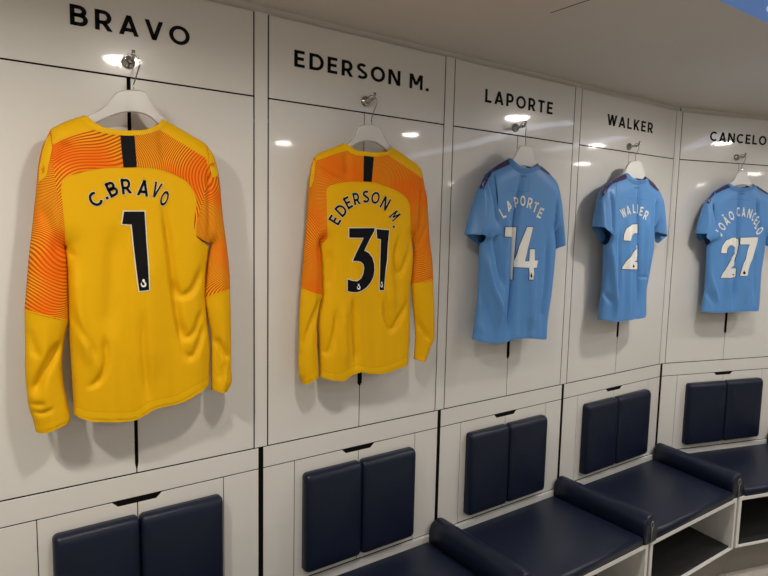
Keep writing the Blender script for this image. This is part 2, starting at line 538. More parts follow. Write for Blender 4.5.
def glyph_quads(ch, grow=0.0, w=SW):
    adv, st = glyph(ch, w)
    out = []
    for s in st:
        if s[0] == 's':
            pl = [np.array(p, float) for p in s[1]]
            cl = len(s) > 2
            if grow and not cl:
                d = pl[0] - pl[1]; pl[0] = pl[0] + d / np.linalg.norm(d) * grow
                d = pl[-1] - pl[-2]; pl[-1] = pl[-1] + d / np.linalg.norm(d) * grow
            ww = (0.2 if ch == '.' else w) + 2 * grow
            out += thicken(pl, ww, cl)
        elif s[0] == 't':
            out += thicken(s[1], w * 0.7 + 2 * grow)
        else:
            _, x0, y0, x1, y1 = s
            ln = math.hypot(x1 - x0, y1 - y0); wh = (w + 2 * grow) * ln / abs(y1 - y0) / 2
            sx = (x1 - x0) / (y1 - y0)
            ya, yb = y0 - grow, y1 + grow
            xa, xb = x0 - grow * sx, x1 + grow * sx
            out.append((np.array((xa - wh, ya)), np.array((xa + wh, ya)), np.array((xb + wh, yb)), np.array((xb - wh, yb))))
    return adv, out


def wall_text(name, text, fr, u0, u1, z, h, parent, gap):
    """raised vinyl letters between u0 and u1, baseline z"""
    tot = 0.0; lay = []; word = 0
    for i, c in enumerate(text):
        if c == ' ': tot += 0.42; word += 1; continue
        a, qd = glyph_quads(c)
        lay.append((word, tot, qd)); tot += a + gap
    tot -= gap
    k = (u1 - u0) / tot; word = 0
    V, Fc = [], []
    for wi, x, qd in lay:
        if wi != word:
            part(name, V, Fc, M_print_black, parent); V, Fc = [], []; word = wi
        for q in qd:
            n = len(V)
            for dd in (0.0004, 0.0018):
                for p in q: V.append((u0 + (x + p[0]) * k, dd, z + p[1] * h))
            Fc += [(n + 4, n + 5, n + 6, n + 7)] + [(n + i, n + (i + 1) % 4, n + 4 + (i + 1) % 4, n + 4 + i) for i in range(4)]
    return part(name, V, Fc, M_print_black, parent)


# ------------------------------------------------------------------ lockers
WHO = {1: 'yellow shirt numbered 1', 2: 'yellow shirt numbered 31', 3: 'blue shirt numbered 14', 4: 'blue shirt numbered 2', 5: 'blue shirt numbered 27'}
POS = {1: 'leftmost', 2: 'second from the left', 3: 'in the middle of the row', 4: 'just left of the wall corner', 5: 'just right of the wall corner'}
NAMES = {1: ('BRAVO', 0.2395, 0.539, 0.27), 2: ('EDERSON M.', 0.1093, 0.6488, 0.24), 3: ('LAPORTE', 0.1815, 0.582, 0.27), 4: ('WALKER', 0.215, 0.592, 0.24), 5: ('CANCELO', 0.2153, 0.6173, 0.24)}
SLOT = {1: (0.03, H_DOOR, 0.0048), 2: (0.160, 0.62, 0.0095), 3: (0.172, 0.62, 0.0090), 4: (0.190, 0.62, 0.0090), 5: (0.16, 0.62, 0.0095)}
CENTER = {1: 0.3757, 2: 0.3735, 3: 0.374, 4: 0.4035, 5: 0.433}
HOOKPX = {1: (129, 62), 2: (366.5, 101), 3: (516.5, 127.5), 4: (630, 146.5), 5: (737.5, 157.5)}
G = 0.0021                     # half of the gap between two panels

for b in range(1, 6):
    fr, W = FR[b], WID[b]
    uL, uR = POST, W - POST
    t = thing('locker', 'glossy white double-door locker behind the %s' % WHO[b], 'locker', fr, (W / 2, 0, 0), 'lockers in the ring')
    part_bm('carcass', bm_box(POST - G + 0.0001, W - POST + G - 0.0001, -0.34, -0.0016, 0.0, H_TOP), M_dark, t, label='dark carcass seen in the gaps')
    name, n0, n1, gap = NAMES[b]
    pn = part_bm('name_panel', bm_box(uL + G, uR - G, -0.018, 0, H_DOOR + G, H_TOP, 0.0012), M_white, t)
    wall_text('lettering', name, fr, n0, n1, 1.199, 0.050, pn, gap)
    s0, s1, sw = SLOT[b]; c = CENTER[b]; tp = 0.018
    zt, zb = H_DOOR - G, 0.002
    for sg in (-1, 1):
        e = c + sg * G * 0.7; far = uL + G if sg < 0 else uR - G; x = c + sg * sw
        if b == 1:
            poly = [(far, zb), (e, zb), (e, s0 - tp), (x, s0), (x, zt), (far, zt)]
        else:
            poly = [(far, zb), (e, zb), (e, s0 - tp * 0.6), (x, s0), (x, s1), (e, s1 + tp), (e, zt), (far, zt)]
        part_bm('door', bm_prism(poly, -0.018, 0, bev=0.0010), M_white, t)
    # filler posts on the joints between the bays
    PL = {0: 'narrow white filler post at the left end of the lockers', 1: 'narrow white filler post between the two yellow shirts', 2: 'narrow white filler post between yellow shirt 31 and blue shirt 14',
          3: 'narrow white filler post between blue shirts 14 and 2', 4: 'folded white filler post on the wall corner between blue shirts 2 and 27', 5: 'narrow white filler post at the right end of the lockers'}
    for k in ((0, 1) if b == 1 else (b,)):
        if k != 4:
            x0 = 0.0 if k == 0 else W
            pb = bm_box(x0 - POST + G, x0 + POST - G, -0.018, 0, 0.001, H_TOP + 0.004, 0.0010)
        else:
            x0 = W
            ca, sa = math.cos(-TURN), math.sin(-TURN)
            def turned(u, d): return (W + u * ca + d * sa, -(u * sa) + d * ca)
            kk = 0.018 * math.tan(TURN / 2)
            r0, r1 = turned(POST - G, 0.0), turned(POST - G, -0.018)
            pb = bm_prism([(W - POST + G, 0), (W, 0), r0, r1, (W + kk, -0.018), (W - POST + G, -0.018)], 0.001, H_TOP + 0.004, axis='z', bev=0.0008)
        ex = bm_box(x0 - POST + G, x0 + POST - G, -0.018, -0.0105, H_TOP + 0.0042, H_CEIL)
        tmp = bpy.data.meshes.new('tmp'); ex.to_mesh(tmp); ex.free(); pb.from_mesh(tmp); bpy.data.meshes.remove(tmp)
        solo('filler_post', pb, M_white, fr, (x0, 0, 0), PL[k], 'post', 'filler posts between the lockers')
    # recessed fascia that closes the gap to the ceiling
    part_bm('fascia', bm_box(POST - G + 0.0002, W - POST + G - 0.0002, -0.03, -0.010, H_TOP - 0.002, H_CEIL), M_ceil, t)
    # chrome coat hook
    hu, hz = fr.trace(HOOKPX[b], 0.008)[0]
    hk = part('coat_hook', *lathe([(0.017, 0.0), (0.017, 0.005), (0.014, 0.009), (0.0075, 0.010), (0.0062, 0.016), (0.0056, 0.038), (0.0052, 0.042), (0.001, 0.0425)], (hu, 0.0, hz), 24, 'd'), M_chrome, t, smooth=True, label='chrome coat hook')
    V, Fc = tube([(hu, 0.040, hz), (hu, 0.048, hz + 0.0005), (hu, 0.0535, hz + 0.004), (hu, 0.056, hz + 0.011), (hu, 0.057, hz + 0.020)], [0.0050, 0.0048, 0.0044, 0.0040, 0.0042], 10)
    part('prong', V, Fc, M_chrome, hk, smooth=True)

# ------------------------------------------------------------------ backrest units below the lockers
SIDE = {1: 0.1255, 2: 0.121, 3: 0.117, 4: 0.115, 5: 0.116}
PADL = {1: 0.158, 2: 0.149, 3: 0.147, 4: 0.156, 5: 0.179}


def pad(u0, u1, z0, z1, d):
    """upholstered pad with rounded corners, rolled edges and a slight crown"""
    V, Fc = [], []
    rings = [(0.0005, 0.0, 0.014), (d * 0.45, -0.0005, 0.015), (d * 0.70, 0.0015, 0.015), (d * 0.86, 0.0055, 0.015), (d * 0.95, 0.0115, 0.014), (d, 0.020, 0.013), (d + 0.002, 0.036, 0.011), (d + 0.004, 0.065, 0.008)]
    for dd, ins, r in rings:
        x0, x1, y0, y1 = u0 + ins, u1 - ins, z0 + ins, z1 - ins * 1.9
        for cx, cy, a0 in ((x1 - r, y1 - r, 0), (x0 + r, y1 - r, 90), (x0 + r, y0 + r, 180), (x1 - r, y0 + r, 270)):
            for k in range(7):
                a = math.radians(a0 + 15 * k); V.append((cx + r * math.cos(a), dd, cy + r * math.sin(a)))
    n = 28
    for i in range(len(rings) - 1):
        for j in range(n): Fc.append((i * n + j, i * n + (j + 1) % n, (i + 1) * n + (j + 1) % n, (i + 1) * n + j))
    Fc.append(tuple(range(n))); Fc.append(tuple((len(rings) - 1) * n + j for j in range(n)))
    return V, Fc

for b in range(1, 6):
    fr, W = FR[b], WID[b]
    g = 0.0085
    c = CENTER[b] if b < 5 else 0.445
    t = thing('backrest_unit', 'white low cabinet with two navy back pads under the %s' % WHO[b], 'backrest', fr, (W / 2, 0, BOX_TOP), 'backrest cabinets in the ring')
    part_bm('carcass', bm_box(0.0004, W - 0.0004, -0.34, -0.0016, BOX_TOP, -0.001), M_dark, t, label='dark carcass seen in the gaps')
    part_bm('rail', bm_box(g, W - g, -0.018, 0, H_RAIL + G * 0.7, -0.002, 0.0012), M_white, t)
    dl, dr = SIDE[b], W - SIDE[b]
    zb = -0.497
    part_bm('side_panel', bm_box(g, dl - G, -0.018, 0, zb, H_RAIL - G * 0.7, 0.0012), M_white, t)
    part_bm('side_panel', bm_box(dr + G, W - g, -0.018, 0, zb, H_RAIL - G * 0.7, 0.0012), M_white, t)
    zt = H_RAIL - G * 0.7
    for sg in (-1, 1):
        e = c + sg * G * 0.6; far = dl if sg < 0 else dr
        poly = [(far, zb + 0.002), (e, zb + 0.002), (e, zt - 0.015), (c + sg * 0.052, zt - 0.015), (c + sg * 0.068, zt), (far, zt)]
        fl = part_bm('flap', bm_prism(poly, -0.018, 0.0, bev=0.0010), M_white, t)
        u0, u1 = (PADL[b], c - 0.002) if sg < 0 else (c + 0.002, W - 0.136)
        zc0, zc1 = -0.466, -0.119
        V, Fc = pad(u0, u1, zc0, zc1, 0.040)
        part('back_pad', V, Fc, M_leather, t, smooth=True, label='navy leather back pad')
    part_bm('base_rail', bm_box(g, W - g, -0.018, 0.012, BOX_TOP, zb - 0.003, 0.0015), M_edge, t)

# ------------------------------------------------------------------ benches
ARM = 0.046
for b in range(1, 6):
    fr, W = FR[b], WID[b]
    tl, tr = TANL[b], TANR[b]
    t = thing('bench', 'white box bench with navy leather seat below the %s' % WHO[b], 'bench', fr, (W / 2, 0, FLOOR), 'bench seats in the ring')

    def plan(inset, d0, d1):
        return [(inset + d0 * tl, d0), (W - inset - d0 * tr, d0), (W - inset - d1 * tr, d1), (inset + d1 * tl, d1)]
    e = 0.0085; th = 0.018
    part_bm('top_board', bm_prism(plan(e, 0.013, BOX_D), BOX_TOP - th, BOX_TOP - 0.0005, axis='z', bev=0.001), M_edge, t)
    part_bm('bottom_board', bm_prism(plan(e, 0.0, BOX_D), BOX_BOT, BOX_BOT + 0.007, axis='z', bev=0.001), M_edge, t)
    for sg in (0, 1):
        q = plan(e, 0.0, BOX_D); q2 = plan(e + th, 0.0, BOX_D)
        pl = [q[0], q2[0], q2[3], q[3]] if sg == 0 else [q2[1], q[1], q[2], q2[2]]
        part_bm('side_board', bm_prism(pl, BOX_BOT + 0.007, BOX_TOP - th, axis='z', bev=0.0008), M_edge, t)
    part_bm('back_board', bm_prism(plan(e + th, 0.0, 0.012), BOX_BOT + 0.007, BOX_TOP - th, axis='z'), M_mat, t, label='black back of the open shelf')
    part_bm('shelf_mat', bm_prism(plan(e + th + 0.001, 0.013, BOX_D - 0.014), BOX_BOT + 0.007, BOX_BOT + 0.014, axis='z'), M_mat, t, label='black mat lining the open shelf')
    part_bm('plinth', bm_prism(plan(0.0, 0.0, BOX_D - 0.05), FLOOR + 0.001, BOX_BOT, axis='z'), M_plinth, t)
    for gp in ([(0.40 * tl + 0.0002, 0.40), (0.40 * tl + e - 0.0002, 0.40), (0.452 * tl + e - 0.0002, 0.452), (0.452 * tl + 0.0002, 0.452)],
               [(W - 0.40 * tr - 0.0002, 0.40), (W - 0.40 * tr - e + 0.0002, 0.40), (W - 0.452 * tr - e + 0.0002, 0.452), (W - 0.452 * tr - 0.0002, 0.452)]):
        part_bm('gap_strip', bm_prism(gp, BOX_BOT, BOX_TOP - 0.001, axis='z'), M_dark, t, label='dark strip in the gap beside the next bench')
    # seat cushion
    bm = bm_prism([(ARM + 0.003 + 0.013 * tl, 0.013), (W - ARM - 0.003 - 0.013 * tr, 0.013), (W - ARM - 0.003 - (BOX_D - 0.001) * tr, BOX_D - 0.001), (ARM + 0.003 + (BOX_D - 0.001) * tl, BOX_D - 0.001)], BOX_TOP, SEAT_Z, axis='z')
    top = [e_ for e_ in bm.edges if min(e_.verts[0].co.z, e_.verts[1].co.z) > SEAT_Z - 0.001]
    bmesh.ops.bevel(bm, geom=top, offset=0.018, segments=6, affect='EDGES', profile=0.5)
    part_bm('seat_cushion', bm, M_leather, t, smooth=True, label='navy leather seat cushion')

for k in range(0, 6):
    fr = FRV[k]
    lab = {0: 'navy leather armrest at the left end of the benches', 1: 'navy leather armrest between the benches of the two yellow shirts', 2: 'navy leather armrest between the yellow shirt 31 and blue shirt 14 benches',
           3: 'navy leather armrest between the benches of blue shirts 14 and 2', 4: 'navy leather armrest at the corner between blue shirts 2 and 27', 5: 'navy leather armrest at the right end, past blue shirt 27'}[k]
    t = thing('armrest', lab, 'armrest', fr, (0, 0, BOX_TOP), 'armrests between the seats')
    top = -0.437; r = ARM; zc = top - r
    prof = [(-r, BOX_TOP + 0.0005), (r, BOX_TOP + 0.0005)] + arc(0, zc, r, r, 0, 180, 16)
    d0, d1 = (0.0205 if k == 4 else 0.0135), BOX_D + 0.004
    V, Fc = [], []
    rings = [(d0, 1.0)] + [(d0 + (d1 - 0.012 - d0) * i / 6, 1.0) for i in range(1, 7)] + [(d1 - 0.005, 0.965), (d1 - 0.001, 0.90), (d1, 0.82)]
    n = len(prof)
    cz = (top + BOX_TOP) / 2
    for dd, s_ in rings:
        for p in prof:
            zz = BOX_TOP + 0.0005 if p[1] < BOX_TOP + 0.001 else cz + (p[1] - cz) * s_
            V.append((p[0] * s_, dd, zz))
    for i in range(len(rings) - 1):
        for j in range(n):
            Fc.append((i * n + j, i * n + (j + 1) % n, (i + 1) * n + (j + 1) % n, (i + 1) * n + j))
    Fc.append(tuple(range(n))); Fc.append(tuple((len(rings) - 1) * n + j for j in range(n)))
    part('arm_pad', V, Fc, M_leather, t, smooth=True)
    # grey keyhole-shaped trim on the front end
    ring = [(0.0085 * math.cos(a), d1 + 0.0012, zc + 0.005 + 0.014 * math.sin(a)) for a in np.linspace(0, 2 * math.pi, 25)]
    part('keyhole_trim', *join(tube(ring, 0.0028, 8, False), tube([(0, d1 + 0.0012, zc - 0.009), (0, d1 + 0.0012, BOX_TOP + 0.002)], 0.0026, 8)), M_grey, t, smooth=True, label='grey keyhole-shaped end trim')

# ------------------------------------------------------------------ shirts


class Cloth:
    """one shirt: a pillowed double sheet whose outline is given in photo coordinates"""

    def __init__(self, b, node, m, h, rad, folds, front=0.75):
        self.fr = FR[b]; self.node = node; self.m, self.h, self.rad, self.front = m, h, rad, front
        self.polys = []; self.aware = False; self.offs = {}; self.gain = 1.5 if b < 3 else 1.95; self.lifts = []; self.decor = False
        self.A = np.zeros((0, 2)); self.B = np.zeros((0, 2)); self.foldspec = folds; self.folds = []

    def close(self, pts, off=0.0):
        self.offs[frozenset(map(tuple, pts))] = off * self.h
        P = self.fr.trace(smooth_curve(pts, 3.0), self.m + off * self.h)
        self.A = np.vstack([self.A, P[:-1]]); self.B = np.vstack([self.B, P[1:]])

    def finish(self):
        for f in self.foldspec:
            pl = self.fr.trace(smooth_curve(f[0], 5.0), self.m + self.h)
            self.folds.append((pl, f[1], f[2], f[3] if len(f) > 3 else 0.0))

    def prof(self, P):
        t = np.clip(seg_dist(P, self.A, self.B) / self.rad, 0, 1)
        pr = (1 - (1 - t) ** 2) ** 0.55
        if self.aware:
            ins = np.zeros(len(P), bool)
            for q in self.polys: ins |= inside(P, q)
            pr = np.where(ins, pr, 0.0)
        return pr

    def D(self, P):
        P = np.atleast_2d(P); pr = self.prof(P)
        zt, zb = self.A[:, 1].max(), self.A[:, 1].min()
        low = np.clip((zt - 0.22 - P[:, 1]) / (zt - zb), 0, 1)
        x = P[:, 0] + 0.05 * (P[:, 1] - zb)
        d = self.m + self.h * pr + pr * low * (0.0035 * np.sin(x * 62 + 1.3) + 0.0018 * np.sin(x * 131 + 0.4))
        for pl, wd, am, asym in self.folds:
            ln = np.r_[0, np.cumsum(np.linalg.norm(np.diff(pl, axis=0), axis=1))]; tot = ln[-1]
            best = np.full(len(P), 1e9); sg = np.zeros(len(P)); pos = np.zeros(len(P))
            for i in range(len(pl) - 1):
                a, e = pl[i], pl[i + 1] - pl[i]; L2 = max(e @ e, 1e-12)
                tt = np.clip(((P - a) @ e) / L2, 0, 1); q = a + tt[:, None] * e
                dd = np.linalg.norm(P - q, axis=1); u = dd < best
                best = np.where(u, dd, best); pos = np.where(u, ln[i] + tt * math.sqrt(L2), pos)
                cr = e[0] * (P[:, 1] - a[1]) - e[1] * (P[:, 0] - a[0])
                sg = np.where(u, np.sign(cr), sg)
            fade = np.clip(np.minimum(pos, tot - pos) / (0.22 * tot) + 0.12, 0, 1)
            # asym > 0 makes the side to the left of the line sharper
            ww = wd * np.where(sg > 0, 1 - 0.8 * max(asym, 0), 1 - 0.8 * max(-asym, 0))
            d = d + self.gain * am * np.exp(-(best / ww) ** 2) * fade * np.minimum(1, pr * 1.3)
        if self.aware or self.decor:
            for poly, lift, z0, z1 in self.lifts:
                f = np.clip((z1 - P[:, 1]) / (z1 - z0), 0, 1)
                d = d + np.where(inside(P, poly), lift * f * f * (3 - 2 * f) * np.minimum(1, pr * 1.2), 0.0)
        return d

    def uv(self, px, eps=0.0):
        px = np.atleast_2d(np.asarray(px, float))
        self.aware = True
        lo = np.full(len(px), self.m - 0.03); hi = np.full(len(px), self.m + self.h + 0.02)
        for _ in range(13):
            md = (lo + hi) / 2
            up = self.D(self.fr.trace(px, md)) + eps >= md
            lo = np.where(up, md, lo); hi = np.where(up, hi, md)
        self.aware = False
        return self.fr.trace(px, (lo + hi) / 2)

    def on(self, P):
        r = np.zeros(len(P), bool)
        for q in self.polys: r |= inside(P, q)
        return r

    def lining(self, px, material, parent, k=0.45):
        """far side of an open cuff, seen from inside"""
        P, T = cdt(self.fr.trace(px, self.m - k * self.h), 0.008)
        return part('cuff_lining', [(p[0], self.m - k * self.h, p[1]) for p in P], T, material, parent, label='shaded inside of the open cuff')

    def outline(self, runs):
        out = []
        ks = [self.offs.get(frozenset(map(tuple, p))) if k == 'c' else None for k, p in runs]
        nr_ = len(runs)
        for ri, (kind, pts) in enumerate(runs):
            o0 = next((ks[(ri - j) % nr_] for j in range(nr_) if ks[(ri - j) % nr_] is not None), 0.0)
            o1 = next((ks[(ri + j) % nr_] for j in range(nr_) if ks[(ri + j) % nr_] is not None), 0.0)
            c = smooth_curve(pts, 3.0) if kind != 'l' else smooth_curve(pts[:1] + pts[-1:] if len(pts) == 2 else pts, 3.0)
            if kind == 'c': P = self.fr.trace(c, self.m + o0)
            else:
                ln = np.r_[0, np.cumsum(np.linalg.norm(np.diff(c, axis=0), axis=1))]
                tt = ln / ln[-1]
                P = self.fr.trace(c, self.m + o0 + (o1 - o0) * tt + 0.4 * self.h * np.sin(np.pi * tt))
            if out and np.linalg.norm(out[-1] - P[0]) < 0.012: P = P[1:]
            out += list(P)
        if np.linalg.norm(out[0] - out[-1]) < 0.012: out.pop()
        return np.array(out)

    def piece(self, name, runs, material, parent=None, step=0.0062, label=None, lift=0.0):
        poly = self.outline(runs)
        self.polys.append(poly)
        P, T = cdt(poly, step)
        pr = self.prof(P)
        back = self.D(P)
        if lift:
            z1, z0 = P[:, 1].max(), P[:, 1].min()
            f = np.clip((z1 - P[:, 1]) / (z1 - z0), 0, 1)
            back = back + lift * f * f * (3 - 2 * f) * np.minimum(1, pr * 1.2)
            self.lifts.append((poly, lift, z0, z1))
        front = np.minimum(self.m - self.front * self.h * pr, back)
        front = np.maximum(front, 0.012)
        n = len(P)
        V = [(P[i, 0], back[i], P[i, 1]) for i in range(n)] + [(P[i, 0], front[i], P[i, 1]) for i in range(n)]
        Fc = [(a, b_, c) for a, b_, c in T] + [(n + a, n + c, n + b_) for a, b_, c in T]
        # weld the rim where the two sheets meet
        o = part_weld(name, V, Fc, material, parent or self.node, label)
        return o

    def patch(self, name, pxpoly, material, parent, eps=0.0009, step=0.006, label=None, smooth=True, uvpoly=None):
        poly = self.uv(pxpoly) if uvpoly is None else uvpoly
        P, T = cdt(poly, step)
        cen = np.array([P[list(t)].mean(0) for t in T]); ok = self.on(cen)
        T = [t for t, k in zip(T, ok) if k]
        d = self.D(P) + eps
        return part(name, [(P[i, 0], d[i], P[i, 1]) for i in range(len(P))], T, material, parent, smooth=smooth, label=label, auto='keep')

    def band(self, name, px, w0, w1, material, parent, eps=0.0012, label=None):
        """a strip along a photo polyline, from offset w0 to w1 (metres, to the left of its direction)"""
        P = self.uv(smooth_curve(px, 3.0))
        V, Fc = [], []
        tn = np.gradient(P, axis=0); tn /= np.maximum(1e-9, np.linalg.norm(tn, axis=1))[:, None]
        nn = np.stack([-tn[:, 1], tn[:, 0]], 1)
        K = max(2, int(abs(w1 - w0) / 0.005) + 1)
        rows = []
        for k in range(K + 1):
            Q = P + nn * (w0 + (w1 - w0) * k / K)
            d = self.D(Q) + eps
            rows.append([(Q[i, 0], d[i], Q[i, 1]) for i in range(len(Q))])
        m = len(P)
        for r in rows: V += r
        for k in range(K):
            for i in range(m - 1):
                f = (k * m + i, k * m + i + 1, (k + 1) * m + i + 1, (k + 1) * m + i)
                if self.on(np.array([[V[j][0], V[j][2]] for j in f])).all(): Fc.append(f)
        return part(name, V, Fc, material, parent, smooth=True, label=label)

    def letters(self, name, spec, hpx, wk, material, parent, grow=0.0, eps=0.0014, w=0.185, label=None):
        """spec: (char, cx, cy, rotation in degrees clockwise, optional width factor)"""
        V, Fc = [], []
        for s in spec:
            ch, cx, cy, rot = s[:4]; kx = s[4] if len(s) > 4 else 1.0; hh = hpx * (s[5] if len(s) > 5 else 1.0)
            adv, qd = glyph_quads(ch, grow, w)
            a = math.radians(rot); ca, sa = math.cos(a), math.sin(a)
            pts, fcs = [], []
            for q in qd:
                l1 = max(np.linalg.norm(q[1] - q[0]), np.linalg.norm(q[2] - q[3])); l2 = max(np.linalg.norm(q[3] - q[0]), np.linalg.norm(q[2] - q[1]))
                n1, n2 = max(1, int(l1 / 0.18)), max(1, int(l2 / 0.18))
                o = len(pts)
                for i in range(n1 + 1):
                    for j in range(n2 + 1):
                        x, y = i / n1, j / n2
                        pts.append(q[0] * (1 - x) * (1 - y) + q[1] * x * (1 - y) + q[2] * x * y + q[3] * (1 - x) * y)
                for i in range(n1):
                    for j in range(n2):
                        k = o + i * (n2 + 1) + j
                        fcs.append((k, k + n2 + 1, k + n2 + 2, k + 1))
            px = []; mid = 0.095 if ch == '.' else 0.5
            for p in pts:
                gx = (p[0] - adv / 2) * hh * wk * kx; gy = -(p[1] - mid) * hh
                px.append((cx + gx * ca - gy * sa, cy + gx * sa + gy * ca))
            Q = self.uv(px); d = self.D(Q) + eps
            o = len(V)
            V += [(Q[i, 0], d[i], Q[i, 1]) for i in range(len(Q))]
            Fc += [tuple(i + o for i in f) for f in fcs]
        return part(name, V, Fc, material, parent, label=label)


def offset_poly(P, o):
    P = np.asarray(P, float); n = len(P)
    area = 0.5 * np.sum(P[:, 0] * np.roll(P[:, 1], -1) - np.roll(P[:, 0], -1) * P[:, 1])
    if area < 0: P = P[::-1]
    out = []
    for i in range(n):
        d1 = P[i] - P[i - 1]; d2 = P[(i + 1) % n] - P[i]
        d1 /= max(1e-9, np.linalg.norm(d1)); d2 /= max(1e-9, np.linalg.norm(d2))
        n1 = np.array([d1[1], -d1[0]]); n2 = np.array([d2[1], -d2[0]])
        b = n1 + n2; L = np.linalg.norm(b)
        if L < 1e-6: b = n1; L = 1
        b /= L
        out.append(P[i] + b * o / max(0.45, b @ n1))
    return np.array(out)


def part_weld(name, V, Fc, material, parent, label=None):
    me = bpy.data.meshes.new(name)
    og = parent.org
    me.from_pydata([(v[0] - og[0], -(v[1] - og[1]), v[2] - og[2]) for v in V], [], [tuple(int(i) for i in f) for f in Fc])
    bm = bmesh.new(); bm.from_mesh(me)
    bmesh.ops.remove_doubles(bm, verts=bm.verts, dist=2e-4)
    bmesh.ops.recalc_face_normals(bm, faces=bm.faces)
    bm.to_mesh(me); bm.free()
    return link(name, me, material, parent, True, label)


def digits(C, parent, polys, marks, fill, edge, mark_mat, o=0.0035, solid=False):
    """printed number: outline, face, league marks"""
    num = None
    Vs, Fs, Ve, Fe = [], [], [], []
    for pl in polys:
        U = C.uv(pl)
        P, T = cdt(U, 0.006); d = C.D(P) + 0.0019
        k = len(Vs); Vs += [(P[i, 0], d[i], P[i, 1]) for i in range(len(P))]; Fs += [tuple(j + k for j in f) for f in T]
        P, T = cdt(offset_poly(U, o), 0.006); d = C.D(P) + 0.0011
        k = len(Ve); Ve += [(P[i, 0], d[i], P[i, 1]) for i in range(len(P))]; Fe += [tuple(j + k for j in f) for f in T]
    num = part('number', Vs, Fs, fill, parent, smooth=True)
    part('number_outline', Ve, Fe, edge, num, smooth=True)
    for (cx, cy, sx, sy) in marks:
        q = [(cx + sx * x, cy + sy * y) for x, y in ((-0.1, -1), (0.25, -0.9), (0.5, -0.6), (0.25, -0.45), (0.8, -0.1), (1, 0.35), (0.75, 0.8), (0.2, 1), (-0.45, 0.95), (-0.9, 0.5), (-0.95, 0), (-0.55, -0.15), (-0.6, 0.3), (-0.2, 0.55), (0.3, 0.5), (0.35, 0.1), (-0.1, -0.25), (-0.45, -0.4), (-0.4, -0.75))]
        if solid: q = [(cx + sx * x, cy + sy * y) for x, y in ((-0.2, -1.1), (0.4, -0.7), (0.3, -0.35), (1.05, 0.1), (0.9, 0.8), (0.1, 1.1), (-0.8, 0.75), (-1.05, 0.1), (-0.5, -0.25))]
        C.patch('league_mark', q, mark_mat, num, eps=0.0026, step=0.01)
    return num


def hanger(b, label, outline, hook_px, neck_px, d, material):
    fr = FR[b]
    U = fr.trace(smooth_curve(outline + [outline[0]], 3.0), d)[:-1]
    zlow = U[:, 1].min()
    nk = fr.trace(neck_px, d)[0]
    hu, hz = fr.trace(HOOKPX[b], 0.008)[0]
    t = thing('coat_hanger', label, 'hanger', fr, (nk[0], d, zlow), 'coat hangers on the hooks')
    bm = bm_prism([tuple(p) for p in U], d - 0.006, d + 0.006, bev=0.0035, seg=3)
    part_bm('hanger_body', bm, material, t, smooth=False)
    # the wire hook goes up from the neck and over the arm of the coat hook
    top = hz + 0.0105
    pts = [(nk[0], d, nk[1] - 0.01), (nk[0], d, nk[1] + 0.02)]
    cx, cz, r = hu, top - 0.017, 0.019
    dh = 0.043
    st = (nk[0] + 0.004, d - 0.004, nk[1] + 0.03)
    pts.append(st)
    for a in (-25, 0, 25, 50, 75, 100, 130, 160, 185):
        pts.append((cx + r * math.cos(math.radians(a)), dh, cz + r * math.sin(math.radians(a))))
    V, Fc = tube([tuple(p) for p in smooth_curve(np.array(pts), 0.004)], 0.0017, 8)
    part('wire_hook', V, Fc, M_chrome, t, smooth=True, label='thin steel wire hook')
    return t


def shirt_thing(b, label, cpx, hpx, group=None):
    u, z = FR[b].trace((cpx, hpx), 0.075)[0]
    return thing('goalkeeper_shirt' if b < 3 else 'football_shirt', label, 'shirt', FR[b], (u, 0.075, z), group)


# --- 1: yellow goalkeeper shirt, number 1
hanger(1, 'frosted plastic coat hanger holding the yellow shirt numbered 1', [(116, 92.5), (123, 90.5), (140, 90.5), (146, 93), (150, 101), (156, 110.5), (163, 117.5), (180, 131), (197, 143), (196, 148), (176, 140), (160, 126), (147, 115.5), (130, 112), (113, 115.5), (93, 125), (72, 138), (58, 140), (57, 135), (75, 123), (88, 115.5), (99, 110.5), (108, 103), (112, 97)], (129, 62), (134, 92), 0.072, M_hang_clear)
S1 = shirt_thing(1, 'yellow long-sleeved goalkeeper shirt numbered 1 hanging at the far left', 132, 418, 'shirts hanging on the lockers')
C1 = Cloth(1, S1, 0.072, 0.034, 0.065, [
    ([(162, 200), (168, 240), (173, 282), (178, 320), (185, 357)], 0.012, -0.011, -0.5),
    ([(150, 240), (150, 300), (152, 380)], 0.030, 0.006),
    ([(116, 225), (112, 290), (108, 340)], 0.022, -0.007),
    ([(74, 265), (76, 300), (85, 340), (93, 365)], 0.016, 0.009),
    ([(106, 335), (106, 368), (97, 384), (87, 388)], 0.009, -0.009, 0.4),
    ([(68, 300), (78, 325), (90, 345), (98, 362)], 0.008, -0.006),
    ([(174, 280), (182, 296), (193, 290), (203, 268)], 0.010, -0.008),
    ([(181, 322), (187, 338), (195, 332), (203, 310)], 0.009, -0.007),
    ([(184, 350), (191, 358), (199, 345), (205, 325)], 0.009, -0.008),
    ([(143, 310), (145, 360), (149, 400)], 0.010, -0.008, 0.4),
    ([(66, 247), (75, 258)], 0.006, -0.008),
    ([(62, 342), (48, 366), (33, 398)], 0.010, -0.013),
    ([(27, 403), (36, 407), (46, 405)], 0.005, -0.006), ([(30, 413), (42, 415), (54, 409)], 0.005, -0.006),
    ([(28, 330), (38, 360)], 0.008, -0.006),
    ([(217, 338), (224, 350), (231, 362)], 0.008, -0.012),
    ([(220, 350), (222, 385)], 0.006, -0.007), ([(226, 362), (224, 380)], 0.004, -0.005),
    ([(40, 200), (52, 232), (62, 262)], 0.010, -0.006),
    ([(66, 140), (62, 170)], 0.012, -0.006), ([(160, 130), (166, 165)], 0.010, -0.006),
    ([(209, 170), (210, 240)], 0.006, -0.007),
])
nl, nr = (84.2, 115.3), (163.3, 118)
